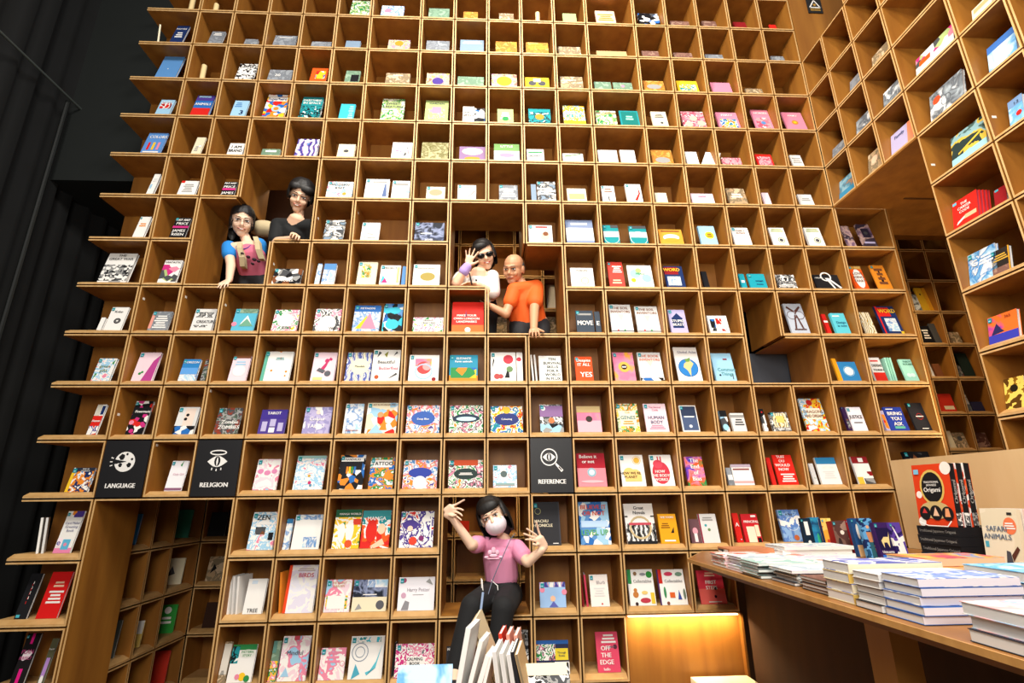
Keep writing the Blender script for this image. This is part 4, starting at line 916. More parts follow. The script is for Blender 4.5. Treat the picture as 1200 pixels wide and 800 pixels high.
for px, py, c in ((1165, 137, 4), (1093.5, 193, 3)):
    label_at(px, py, Y=-(SE[c] + G + T))

# ================================================================== BOOKS ON THE TABLE
def stack(X0, Y0, X1, Y1, n, total, tops, spine, labels, group, pages='ww', z=None, ops='', jit=.02, seed=1):
    rr = random.Random(seed * 31 + n)
    zb = (ZT if z is None else z) + .003
    th = total / n
    for i in range(n):
        dx, dy = rr.uniform(-jit, jit), rr.uniform(-jit, jit)
        top = i == n - 1
        lab = labels[0] if top else (labels[1] % ORD2[i])
        book(Vector((X1 + dx, Y0 + dy, zb + th * (i + 1) - .002)) * S, (Y1 - Y0) * S, (X1 - X0) * S, (th - .004) * S, tops[i % len(tops)] if not top else tops[-1], ops if top else '', uniq(lab), group,
             flat=True, yaw=math.pi / 2, pages=pages, spine=spine[i % len(spine)], name='magazine' if 8 <= seed < 20 else 'hardback_book')
ORD2 = ['lowest', 'second from below', 'third from below', 'fourth from below', 'fifth from below', 'sixth from below']
GT = 'books and magazines lying on the display table'
PATS.update({'t1': 'p|n|14|6f78c0,8f96d8,W,5f68b0', 't3': 'p|g|10|5f7fc8,W,8fa8e0,7a90d0,W', 't4': 'p|g|7|W,W,9ac0e0,f4b0b0,W', 't5': 'p|g|6|e87a5a,5f8fc8,f0b84a,c85a6a', 't6': 'p|g|9|2f8fd8,9ad0f0,5fb4e8,cfe8f4',
             'mp': 'p|n|12|e88a78,W,e8b0a8,f0dcd8', 'mw': 'p|n|10|W,dccfe0,e8f0ea,b8c8d4,W', 'mg2': 'p|n|10|bfe0d4,W,a8ccc4,e8e0e4', 'hero': 'p|n|16|1f4f7a,5f9fd0,nv,c88a5a', 'uni': 'p|n|12|2a1f5a,W,5a3f9a,2a1f5a', 'blu': 'p|g|10|1f5f9a,2f8fb8,1a3f6a',
             'yor': 'p|n|12|e8a83c,f0c868,b8582c,e8b04c', 'brn': 'p|n|12|7a5a4e,5a3a34,a08070', 'orig': 'p|n|14|e0481f,e0481f,W,e0481f,e87040', 'safa': 'p|n|6|e0d4b8,e8dcc4,dccfae', 'gold': 'p|n|16|d8a82c,8a5f14,f0d060,5a3a10', 'snow': 'p|g|9|dfe8f0,9ac8e8,2f7fc0,W',
             'set': 'p|g|6|3a3fb0,c84a8a,e8702c,e8702c', 'gyb': 'p|g|9|b8c4cc,8a949c,5a6068,dfe6ea', 'mtn': 'p|n|10|2c3c3a,4f6a66,8fb8c0,d8b84a,2c3c3a', 'lbp': 'p|g|8|8fc4ea,5f9fd8,b8dcf2', 'ob': 'p|g|8|c88a4a,3f7f9a,8fb8c8'})
stack(12.55, -6.03, 13.65, -5.56, 4, .42, ['e8d49a', 't1'], ['d8b45c', 'ede2c4'], ['violet printed hardback on top of the yellow-edged stack at the table edge', 'yellow-edged hardback at the table edge, %s'], GT, seed=1)
stack(12.55, -6.47, 13.65, -6.07, 5, .37, ['2a2a2e', 'W'], ['ww', 'W'], ['white hardback on top of the black-edged stack', 'hardback with black boards at the table edge, %s'], GT, seed=2)
stack(12.55, -6.98, 13.55, -6.5, 5, .40, ['2f62b0', '3a6ab8', 't3'], ['e8e4ee', 'e4e0ea'], ['blue painted hardback on top of the blue-edged stack', 'hardback with blue boards and pale spine, %s'], GT, seed=3)
stack(12.5, -8.35, 13.9, -7.5, 3, .30, ['3a3a44', 't4'], ['e8e6ee'], ['large pale book with a pink streak, nearest stack on the table', 'thick pale book of the nearest stack on the table, %s'], GT, seed=4)
stack(13.8, -5.5, 14.9, -4.95, 4, .40, ['e8b050', 't5'], ['f0c8a0'], ['orange and red painted book topping a stack behind the violet one', 'orange-edged book in the stack behind the violet one, %s'], GT, seed=5)
stack(13.75, -6.95, 14.9, -6.2, 4, .42, ['2f8fd0', 't6'], ['e8e0ea'], ['bright blue painted book topping a stack in the second line', 'bright blue-edged book in the second line of stacks, %s'], GT, seed=6)
stack(14.1, -7.9, 15, -7.3, 2, .25, ['1f2f6a', 'yl'], ['f0d88a', '1f2f6a'], ['yellow spined book behind the nearest stack', 'navy book under the yellow one, %s'], GT, seed=7)
stack(12.5, -2.9, 13.3, -2.35, 4, .20, ['mp', 'mp'], ['f0c8c4', 'lp'], ['pink magazine topping the low stack at the far table corner', 'pink magazine at the far table corner, %s'], GT, jit=.04, seed=8, ops='C:e86a4a:.4:.5:.2')
stack(12.55, -3.5, 13.4, -2.98, 5, .22, ['lp', 'mw'], ['ww', 'e4dce4'], ['pale grey magazine topping the second stack from the far corner', 'pale magazine in the second stack from the far corner, %s'], GT, jit=.04, seed=9)
stack(12.5, -4.12, 13.5, -3.56, 5, .22, ['6f7a76', 'mg2'], ['dfe8e4', '4a4f50'], ['mint white magazine on a dark-edged stack', 'dark-edged mint magazine, %s of its stack'], GT, jit=.05, seed=10)
stack(12.6, -4.8, 13.4, -4.2, 5, .20, ['5a5a60', 'mw'], ['W', '4a4a50'], ['white magazine with curled look on a dark-edged stack', 'dark-edged white magazine, %s of its stack'], GT, jit=.06, seed=11)
stack(12.6, -5.48, 13.5, -4.95, 4, .17, ['1f1f22', 'brp'], ['W', '1f1f22'], ['brown magazine on the striped black and white stack', 'black-edged magazine, %s of the striped stack'], GT, jit=.03, seed=12)
stack(13.9, -2.3, 15.2, -1.6, 4, .26, ['W', 'mw'], ['W'], ['large white book topping the tall white stack near the wall', 'large white book near the wall, %s of its stack'], GT, jit=.05, seed=13)
stack(13.65, -2.55, 14.1, -2.0, 3, .14, ['pk', 'mp'], ['pe'], ['small salmon booklet topping a low pile beside the orange box', 'small salmon booklet in the low pile beside the orange box, %s'], GT, seed=14)
stack(13.55, -3.3, 14.6, -2.75, 3, .16, ['W', 'mw'], ['ww'], ['white magazine in the second line, nearest the white stack', 'white magazine in the second line near the white stack, %s'], GT, jit=.05, seed=15)
stack(13.6, -4.0, 14.6, -3.45, 3, .18, ['W', 'mp'], ['ww'], ['pink and white magazine in the second line, middle', 'pink and white magazine pile in the second line, %s'], GT, jit=.05, seed=16)
stack(13.65, -4.7, 14.7, -4.15, 3, .24, ['mt', 'mg2'], ['d4ece4'], ['mint magazine in the second line beside the violet stack', 'mint magazine in the second line, %s'], GT, jit=.03, seed=17)
stack(14.9, -3.9, 15.7, -3.2, 2, .16, ['W', 'mg2'], ['ww'], ['pale green magazine lying before the row of upright books', 'white magazine lying before the row of upright books, %s'], GT, jit=.03, seed=18)
stack(15.0, -5.0, 16.0, -5.05, 3, .2, ['W', 'mw'], ['ww'], ['white magazine in the third line of stacks', 'white magazine in the third line of stacks, %s'], GT, jit=.03, seed=19)
stack(15.1, -6.2, 16.2, -5.5, 3, .26, ['lb', 't6'], ['ww'], ['sky blue book in the third line of stacks', 'sky blue book in the third line of stacks, %s'], GT, jit=.03, seed=20)
# orange box
mb = MB(); mb.box((0, 0, 0), (.85 * S, .5 * S, .22 * S), cmat('c8845c'))
o = mb.build('gift_box'); o.location = Vector((12.98, -2.1, ZT + .003)) * S
l_ = MB(); l_.box((-.0008, .03 * S, .03 * S), (-.0002, .47 * S, .19 * S), cmat('com')); l_.build('end_label', o)
tag(o, 'orange brown boxed set lying at the far end of the table', 'box')
# upright books on the table
def upright(xl, xr, yt, yb, Y, bgk, ops, desc, th=.02, lean=7, pages='ww', spine=None, h=None):
    a = ray(xl, yb, Y=Y); b = ray(xr, yb, Y=Y); t_ = ray((xl + xr) / 2, yt, Y=Y)
    hh = t_.z - ZT if h is None else h
    book(Vector((a.x, Y, ZT + .004)) * S, (b.x - a.x) * S, hh * S, th, bgk, ops, desc, 'upright books along the back of the table', lean, pages=pages, sticker=True, spine=spine)
upright(945, 957, 607, 640, -.8, '16283a', 'R:W:.3:.5:.7:.9;C:W:.5:.3:.15', 'narrow dark navy book, first of the upright row on the table', .02)
upright(957.5, 968, 606, 641, -.8, 'blu', 'E:3fbf8a:.5:.3:.15:.25', 'blue book with a green glow in the upright row', .05)
upright(971, 983, 607, 647, -1.1, 'yor', 'R:c8482c:.2:.2:.8:.4', 'yellow orange book in the upright row, beside the brown one', .03, spine='nv')
upright(984, 1000, 610, 649, -1.3, 'brn', 'C:f0e0d0:.6:.65:.15;E:3a2a28:.3:.25:.15:.25', 'brown book with a pale creature in the upright row', .06, spine='dr')
upright(1000.5, 1006, 609, 649, -1.2, 'dr', '', 'dark red book edge between the brown and navy upright books', .05)
upright(1007, 1019, 607, 650, -1.7, '234a7c', 'R:cfa878:.1:.0:.9:.3;E:W:.5:.65:.15:.2', 'navy book with a white lantern and a tan base', .03)
upright(1019.5, 1034, 607, 655, -2.0, 'hero', 'C:e0a880:.5:.78:.13;Z:c8855a:.25:.65:.75:.65:.65:.4:.35:.4;Z:2f5f6a:.35:.4:.65:.4:.7:0:.3:0', 'blue book with a bare-chested swordsman figure', .03)
upright(1034.5, 1053, 612, 656, -2.15, '3a1f5a', 'R:1f1740:.05:.25:.95:.85;Z:e8d090:.25:.5:.45:.6:.75:.6:.85:.75:.75:.45:.7:.3:.6:.45:.4:.45:.35:.3;T:Unicorns:W:.5:.2:.1;R:2f6fd0:.1:.05:.9:.12', 'purple book with a golden horse', .03)
upright(1053.5, 1067, 612, 656, -2.2, 'uni', 'Z:W:.3:.0:.9:.0:.8:.5:.55:.6:.3:.9:.45:.45;Z:e8e0f4:.15:.95:.2:.95:.55:.5:.5:.48', 'violet book with a white unicorn', .03)
# black-spined stack and the orange origami books on it
def edgebook(X, Y1, w_, h_, z, bgk, ops, desc, th=.03, lean=0, spine_c='bk', group=None, sticker=False):
    """cover faces -X, local x runs towards the camera; spine on the near side"""
    t = .0018; w = w_ * S; h = h_ * S
    b_ = MB(); cm = cmat(bgk); b_.box((0, 0, 0), (w, t, h), cm); b_.box((0, th - t, 0), (w, th, h), cm); b_.box((w - t, t, 0), (w, th - t, h), cmat(spine_c))
    o = b_.build('book'); p_ = MB(); p_.box((.003, t, .002), (w - t, th - t, h - .002), mat_plain('ww', .8)); p_.build('pages', o)
    if ops: book_print(ops, w, h, o)
    if spine_c == 'bk':
        tb_ = MB()
        add_text(tb_, 'Origami', 0, 0, .03, cmat('W'), 0, bold=.03)
        tb_.v = [(w + .0008, th / 2 - vz * .9, h * .55 + vx * 1.3) for vx, vy, vz in tb_.v]
        tb_.build('spine_title', o)
        sb_ = MB(); sb_.poly([(w + .0006, .004, .01), (w + .0006, th - .004, .01), (w + .0006, th - .004, h * .22), (w + .0006, .004, h * .22)], cmat('ifn')); sb_.build('spine_picture', o)
    if sticker:
        s_ = MB(); s_.poly([(w * .05, -.004, h * .82), (w * .22, -.004, h * .82), (w * .22, -.004, h * .93), (w * .05, -.004, h * .93)], cmat('lb')); s_.build('price_sticker', o)
    o.matrix_world = Matrix.Translation(Vector((X, Y1, z)) * S) @ Matrix.Rotation(-math.pi / 2, 4, 'Z') @ Matrix.Rotation(-math.radians(lean), 4, 'X')
    tag(o, desc, 'book', group); return o
zb = ZT + .003
for i in range(4):
    mb = MB(); x0, y0, th = 16.42 + .02 * (i % 2), -3.22, .15
    t = .0015; W_, D_, H_ = 1.05 * S, .85 * S, th * S - .001
    mb.box((0, 0, 0), (W_, D_, t), cmat('bk')); mb.box((0, 0, H_ - t), (W_, D_, H_), cmat('bk')); mb.box((0, 0, t), (W_, t, H_ - t), cmat('bk')); mb.box((0, t, t), (t, D_, H_ - t), cmat('1d1d20'))
    o = mb.build('book'); pg = MB(); pg.box((t, t, t), (W_ - .003, D_ - .003, H_ - t), mat_plain('ww', .8)); pg.build('pages', o)
    tb_ = MB(); add_text(tb_, 'Traditional Japanese Origami', D_ / 2, H_ / 2, .022, cmat('W'), 0, D_ * .9, bold=.02)
    tb_.v = [(-.0006, D_ - vx, vz) for vx, vy, vz in tb_.v]; tb_.build('spine_title', o)
    o.location = Vector((x0, y0, zb + i * th)) * S
    tag(o, 'black Origami book lying flat under the orange one, %s' % ['lowest', 'second from below', 'third from below', 'topmost'][i], 'book', 'flat black origami books')
zt = zb + 4 * .15
OR = 'C:W:.1:.06:.1;C:f6e8e0:.92:.92:.14;C:f6e8e0:.12:.5:.08;E:d8b860:.5:.62:.33:.29;E:1a1a1c:.5:.62:.28:.25;T:TRADITIONAL/JAPANESE:W:.5:.68:.05;T:Origami:W:.5:.58:.11;E:c8b078:.5:.25:.4:.14;C:1a1a1c:.22:.2:.15;C:1a1a1c:.52:.21:.16;C:1a1a1c:.82:.2:.15;Z:c83a3a:.15:.2:.29:.2:.22:.28;Z:e8c0a0:.44:.16:.6:.16:.52:.3;Z:e8a070:.75:.15:.89:.15:.86:.28:.78:.28;R:7fc0e0:.06:.84:.2:.92'
edgebook(16.5, -2.38, .80, 1.07, zt + .004, 'd8401c', OR, 'orange Origami book standing on the flat black ones, front copy', .036, 5, group='origami books standing on the black stack')
edgebook(16.64, -2.38, .80, 1.07, zt + .004, 'orig', '', 'black-spined Origami book standing behind the orange one, middle copy', .036, 5, group='origami books standing on the black stack')
edgebook(16.78, -2.38, .80, 1.07, zt + .004, 'orig', '', 'black-spined Origami book, rearmost of the three standing', .036, 5, group='origami books standing on the black stack')
mb = MB(); tube(mb, [(16.42 * S, -2.5 * S, (zt + .06) * S), (16.40 * S, -2.7 * S, (zt + .01) * S), (16.40 * S, -3.1 * S, (zt + .012) * S), (16.44 * S, -3.15 * S, (zt + .1) * S)], .003, cmat('W'), 6)
tag(mb.build('wire_stand'), 'thin white wire stand holding the orange Origami book', 'stand')
SA = 'T:SAFARI/ANIMALS:5a6a80:.42:.6:.13;E:e87a50:.78:.72:.17:.14;R:4fa8c0:.05:.35:.15:.45;Z:4a4a52:.55:.05:.75:.05:.7:.3:.6:.32;Z:5a3428:.75:.15:.95:.35:.9:.4:.72:.25;L:W:.62:.66:.92:.78:3;R:2a2a2a:.75:.9:.88:.94'
edgebook(16.62, -3.42, .62, .92, zb, 'safa', SA, 'beige SAFARI ANIMALS book leaning in the row at the table back', .022, 7, 'safa')
for i in range(3):
    edgebook(16.72 + .085 * i, -3.42 - .01 * i, .62, .92, zb, 'e6dcd0', '', 'beige SAFARI ANIMALS copy behind the front one, %s' % ['first', 'second', 'third'][i], .022, 7, 'e0c8bc', 'copies of the safari book')
edgebook(16.62, -5.05, .6, .8, zb, 'lbp', 'C:W:.5:.5:.25', 'pale blue book right of the SAFARI ANIMALS copies', .022, 7, 'W')

# ================================================================== SIDE BOOKCASE BOOKS
def side_book(r, bl, br, tlp, bgk, ops, desc, n=1, cdesc='', th=.02, lean=11, sticker=False):
    X = 18.06 + .17; a = ray(*bl, X=X); r = math.ceil(12 - a.z / H - .02); z0 = zr(r) + G + T + .087
    a = ray(*bl, X=X); b = ray(*br, X=X); t_ = ray(*tlp, X=X)
    w_ = max(.15, a.y - b.y); h = min(1.03, max(.35, t_.z - z0))
    s0 = -a.y; s1 = s0 + w_
    c = max(i for i in range(len(SE)) if SE[i] <= (s0 + s1) / 2)
    s0 = max(s0, SE[c] + G + T + .01); s1 = min(s0 + w_, SE[c + 1] - G - T - .012)
    for i in range(n):
        book(Vector((X + (th / S + .012) * i, -s0 - .03 * i, z0)) * S + Vector((0, 0, .0008)), (s1 - s0 - .03 * i) * S, h * S, th, bgk, ops if i == 0 else '', desc if i == 0 else cdesc % ['second', 'third', 'fourth', 'fifth'][i - 1], 'books face out in the side bookcase', lean, yaw=-math.pi / 2, sticker=sticker, pages='ww' if n == 1 else 'b03040', name='paperback')
side_book(3, (1021, 78), (1041, 56), (1023, 62), 'tnp', '', 'tan book high in the side bookcase, second column')
side_book(3, (1139, 25), (1162, 4), (1141, 10), 'cr', 'R:tn:.1:.6:.9:.9', 'cream book in the topmost side cubby, fifth column')
side_book(4, (1073, 88), (1117, 45), (1078, 60), 'mgw', 'R:W:0:0:1:.5;R:og:.1:.45:.4:.7', 'white and red booklets in the wide side cubby, fourth column')
side_book(5, (1158.7, 85), (1191, 56), (1153, 53.7), 'lbp', 'R:3f6fb8:0:.75:1:1;E:W:.5:.68:.2:.06;L:W:.3:.45:.7:.5:1', 'light blue book with a white cloud, side bookcase')
side_book(5, (1090.5, 142.5), (1128.7, 110), (1092.5, 103.7), 'gyb', 'C:e8502c:.22:.68:.12;O:dg:.5:.45:.15:.1', 'grey book with an orange sun, wide side cubby')
side_book(6, (1116, 195), (1155, 162), (1120, 152), 'mtn', 'Z:e8c040:.2:.3:.9:.55:.9:.62:.2:.35;R:9ad0d8:0:0:1:.25', 'dark green landscape book with a yellow field, side bookcase')
side_book(6, (1183, 146), (1199, 133), (1182.5, 114), 'lbp', 'R:6f8fb8:0:.7:1:1;T:1.2:bk:.6:.8:.15;C:rd:.7:.35:.2', 'light blue and white book at the right edge, side bookcase')
side_book(5, (1043.7, 180), (1070, 160), (1047, 152), 'lv', 'T:Family:nv:.4:.75:.2;R:e8906a:.75:0:1:1', 'lilac book with an orange edge, third column of the side bookcase')
side_book(4, (995, 107), (1007, 96), (996, 92), 'gry', '', 'grey book in shade, second side column, upper')
side_book(4, (1035, 127), (1055, 108), (1037, 103), 'gyb', '', 'pale grey book, third side column, upper')
side_book(5, (1003, 158), (1020, 144), (1004, 138), 'gyb', '', 'greenish grey book, second side column, middle')
side_book(5, (975, 186), (990, 174), (977, 171), 'gry', '', 'grey book deep in the corner, first side column')
side_book(6, (1016, 199), (1031, 188), (1019, 176), 'tnp', 'C:pe:.5:.6:.25', 'tan book with a pink oval, second side column, lowest row')
side_book(6, (982, 232), (1001, 218), (979, 213), 'ob', 'R:3f8fb8:0:0:1:.35', 'orange and blue book, first side column, lowest row')
side_book(8, (1116.7, 267), (1146, 252), (1116.7, 233.7), 'd8281f', 'T:THE/CAREER/CODE:W:.5:.65:.14;Z:W:.15:.1:.45:.22:.5:.32:.2:.2;Z:f0b890:.45:.2:.95:.2:.95:.34:.5:.34;R:6fc0d8:.04:.86:.2:.96', 'red CAREER CODE book with a handing-over hand, side bookcase', 4, 'red CAREER CODE copy behind the front one, %s in line')
side_book(8, (1166, 242), (1181, 236), (1168, 222), '8f1a1f', 'R:3fa0b0:.1:.85:.4:.97', 'dark red book right of the CAREER CODE copies')
side_book(9, (1128.7, 336), (1160, 321), (1126.7, 299.5), 'snow', 'T:G/V:W:.25:.5:.3;L:W:.4:.5:.9:.8:3', 'snowy blue magazine with large white initials', sticker=True)
side_book(9, (1163, 320), (1184, 311), (1162, 293), '2a2522', 'L:gd:.1:.5:.9:.8:3;R:brp:0:0:1:.25;R:e8a02c:.93:0:1:1', 'black book with amber lettering, side bookcase', sticker=True)
side_book(10, (1158.7, 400), (1194, 391), (1157, 370.5), 'set', 'Z:2a2a5a:.1:.3:.2:.5:.3:.7:.45:.45:.55:.35;R:3a3fb0:0:0:1:.3;T:365:8a3a1f:.7:.85:.16', 'orange and blue 365 sunset book, side bookcase', sticker=True)
side_book(11, (1175, 478), (1198, 473), (1174, 443), 'gold', 'E:1f1a10:.5:.65:.2:.12', 'golden brown figure book at the right edge, side bookcase')

# ================================================================== PASSAGE BOOKS (shaded, seen through openings)
def back_book(r, xl, xr, yt, yb, bgk, desc, ops='', yaw=0, Y=4.9):
    z0 = zr(r) + G + T + .087; a = ray(xl, yb, Y=Y + .17); b = ray(xr, yb, Y=Y + .17); t_ = ray(xl, yt, Y=Y + .17)
    book(Vector((a.x, Y + .17, z0)) * S + Vector((0, 0, .0008)), (b.x - a.x) * S, max(.35, min(1, t_.z - z0)) * S, .02, bgk, ops, desc, 'books in the passage bookcase', 11, yaw=yaw, name='paperback')
for a in [(7, 1068, 1081, 343, 362, 'gyb', 'grey book beside the yellow ones in the shaded passage shelf'), (7, 1082, 1090, 331, 361, 'e8b82c', 'yellow book in the passage shelf, left one', 'E:bk:.5:.7:.12:.04'), (7, 1091, 1098, 331, 361, 'e8a82c', 'yellow book in the passage shelf, right one'),
          (8, 1081, 1096, 380, 399, 'bk', 'black book with white words in the passage shelf', 'L:W:.3:.2:.8:.8:4'), (8, 1097, 1104, 377, 399, 'dg', 'dark grey book edge beside the black one in the passage'), (8, 1114, 1128, 388, 400, 'tnp', 'beige book in the passage shelf, right of the black one'),
          (9, 1091, 1095, 421, 438, 'W', 'slim white book leaning in the passage shelf'), (9, 1098, 1106, 425, 438, 'br', 'small brown book in the passage shelf'), (9, 1122, 1130, 427, 440, 'zom', 'small red and white book in the passage shelf'), (9, 1131, 1144, 412, 440, '1f2f2a', 'dark green book in the passage shelf'),
          (10, 1103, 1122, 460, 481, 'c8301f', 'red book in the passage shelf', 'R:cr:.3:.1:.9:.3'), (10, 1132, 1140, 455, 481, 'gyb', 'pale grey book in the passage shelf, lower right'), (10, 1142, 1155, 470, 481, '2a2a4a', 'navy book lying low in the passage shelf'),
          (11, 1111, 1121, 504, 523, 'cr', 'cream book in the lowest visible passage shelf, left'), (11, 1122, 1136, 506, 523, 'tnp', 'tan portrait book in the lowest visible passage shelf', 'C:dg:.5:.6:.2'), (11, 1143, 1162, 506, 523, 'brn', 'brown and white book in the lowest visible passage shelf'),
          (13, 537, 549, 653, 674, 'd8301c', 'red book on the passage shelf behind the masked girl'), (13, 594, 600, 640, 674, 'e0601c', 'orange book on the passage shelf right of the masked girl'),
          (13, 242, 262, 600, 629, '2c3338', 'dark book high in the low opening at the left'), (14, 240, 258, 652, 680, 'tnp', 'beige book with brush marks in the low opening at the left', 'Z:bk:.2:.3:.6:.5:.4:.7'), (15, 236, 252, 706, 736, '3a241a', 'dark brown book in the low opening at the left'),
          (7, 622, 634, 313, 322, 'tnp', 'tan booklets on the passage shelf behind the man'), (7, 640, 650, 315, 322, 'W', 'white booklet on the passage shelf behind the man'), (8, 578, 594, 349, 360, 'tnp', 'brown folded booklet low on the passage shelf behind the man'), (8, 641, 651, 346, 359, 'tnp', 'tan book on the passage shelf right of the man')]:
    back_book(*a[:7], *(a[7:]))
def nook_book(r, yc, w_, h, bgk, desc, ops=''):
    z0 = zr(r) + G + T + .087
    yf = 1.5 + (1 if yc < 2.4 else 1.95 if yc < 3.3 else 3.38)
    book(Vector((-.1 - .2 - w_, yf - .42, z0)) * S + Vector((0, 0, .0008)), w_ * S, h * S, .02, bgk, ops, desc, 'books in the nook bookcase', 11, yaw=.2, name='paperback')
nook_book(13, 1.85, .45, .75, '2f7fc0', 'blue book in the nook, first column')
nook_book(13, 3.7, .5, .8, '3f9a80', 'green blister pack in the nook, third column, top')
nook_book(14, 3.65, .5, .7, 'cr', 'cream map-like book in the nook, third column', 'Z:dg:.2:.3:.6:.4:.4:.7')
nook_book(15, 3.65, .45, .72, '2f9a3a', 'green rounded book in the nook, third column', 'C:W:.5:.8:.2;L:W:.2:.3:.8:.6:2')
nook_book(15, 2.75, .32, .6, 'e8c86a', 'yellow and white book in the nook, second column', 'R:W:0:.5:1:1')
nook_book(15, 1.75, .4, .8, '4a4f4a', 'dark grey green book in the nook, first column')
nook_book(16, 3.6, .4, .8, 'c8301c', 'red book low in the nook, third column')

# ================================================================== FRONT TABLE (below the frame) and its books
ft = tag(empty('low_display_table', (8.6 * S, -6 * S, -5.05 * S)), 'display table in front of the bookcase that carries the leaning books', 'table')
def ftb(name, a, b):
    mb = MB(); off = Vector((8.6, -6, -5.05)); mb.box([(q - o_) * S for q, o_ in zip(a, off)], [(q - o_) * S for q, o_ in zip(b, off)], TM); mb.build(name, ft)
ZF = -2.42
ftb('table_top', (7.4, -6.9, ZF - .08), (9.9, -5.2, ZF))
for x, y in ((7.5, -6.8), (9.7, -6.8), (7.5, -5.4), (9.7, -5.4)): ftb('leg', (x, y, -5.05), (x + .12, y + .12, ZF - .08))
FG = 'books leaning on the front display table'
def leaner(xb, xt, yt, h_, wdt, th, bgk, desc, spine=None, yaw=80, Y=-6.0, z=ZF, pages='W', dark=None):
    """upright book seen on its edge, tilted sideways"""
    t_ = ray(xt, yt, Y=Y); b_ = ray(xb, 830, Y=Y)
    ang = math.atan2(t_.x - b_.x, t_.z - z); hh = math.hypot(t_.x - b_.x, t_.z - z)
    o = book((0, 0, 0), wdt * S, hh * S, th, bgk, '', desc, FG, spine=spine, pages=pages, name='paperback')
    # local x away from the camera, thickness across
    o.matrix_world = Matrix.Translation(Vector((b_.x, Y, z + .004 + max(0, -math.sin(ang)) * th / S)) * S) @ Matrix.Rotation(ang, 4, 'Y') @ Matrix.Rotation(math.radians(yaw), 4, 'Z') 
    return o
leaner(529, 552, 737, 1, .55, .018, 'ww', 'tall white book leaning right, edge out, at the left of the front pile', 'W')
leaner(536, 566, 752, 1, .5, .014, 'W', 'open white book fanned behind the tall white one', 'W')
leaner(545, 574, 770, 1, .5, .016, 'e8e0da', 'lower white book leaning with curled pages in the front pile', 'W')
leaner(553, 577, 769, 1, .5, .01, 'W', 'thin white booklet leaning beside the curled one', 'W')
leaner(598, 556, 729, 1, .5, .010, 'cdbd98', 'beige book leaning left across the front pile, outer one', 'd8c8a4', Y=-5.4)
leaner(594, 552, 734, 1, .5, .009, 'b09a78', 'beige book leaning left across the front pile, inner one', 'c0ac88', Y=-5.4)
for i in range(3):
    o = leaner(594 + 9.5 * i, 581 + 8.5 * i, 765 + 1.5 * i, 1, .5, .0135, 'W', 'white book with a red and white spine, %s of three' % ['left', 'middle', 'right'][i], 'ww')
    hh = .31
    mb = MB(); mb.poly([(-.0006, .001, .02), (-.0006, .0125, .02), (-.0006, .0125, .22 * .62), (-.0006, .001, .22 * .62)], cmat('c0304a')); mb.build('spine_band', o)
for i, c in enumerate(('d8402c', 'e8a08a', 'e8a894')):
    leaner(597 + 9 * i, 588 + 9 * i, 743 + i, 1, .4, .013, c, 'white-topped book with a %s spine behind the red striped ones' % ['red', 'salmon', 'pale coral'][i], c, Y=-5.3)
leaner(622, 602, 765, 1, .5, .012, 'bk', 'black-spined book right of the red striped ones', '26262a')
leaner(630, 607, 768, 1, .5, .012, 'tn', 'tan book right of the black-spined one', '8a7a60')
def at(px, py, Y): return ray(px, py, Y=Y)
a = at(616, 776, -5.8); b = at(655, 776, -5.8)
book(Vector((a.x, -6.0, ZF + .004)) * S, (b.x - a.x + .12) * S, .68 * S, .02, 'ifn', 'R:cr:0:.83:.95:1;P:mgr:0:0:.8:.3;R:e8dcc8:.1:.3:.3:.6', 'book with a cream top band and patchwork print at the right of the front pile', FG, 28)
a = at(466, 800, -5.6); b = at(530, 800, -5.6)
book(Vector((a.x, -6.0, ZF + .004)) * S, (b.x - a.x) * S, .72 * S, .02, 'lbp', 'Z:e8c8a0:.2:.6:.6:.75:.8:.6:.5:.45;Z:e08a5a:.3:.66:.6:.72:.5:.62', 'light blue book with an orange wave at the bottom edge of the view', FG, 35)

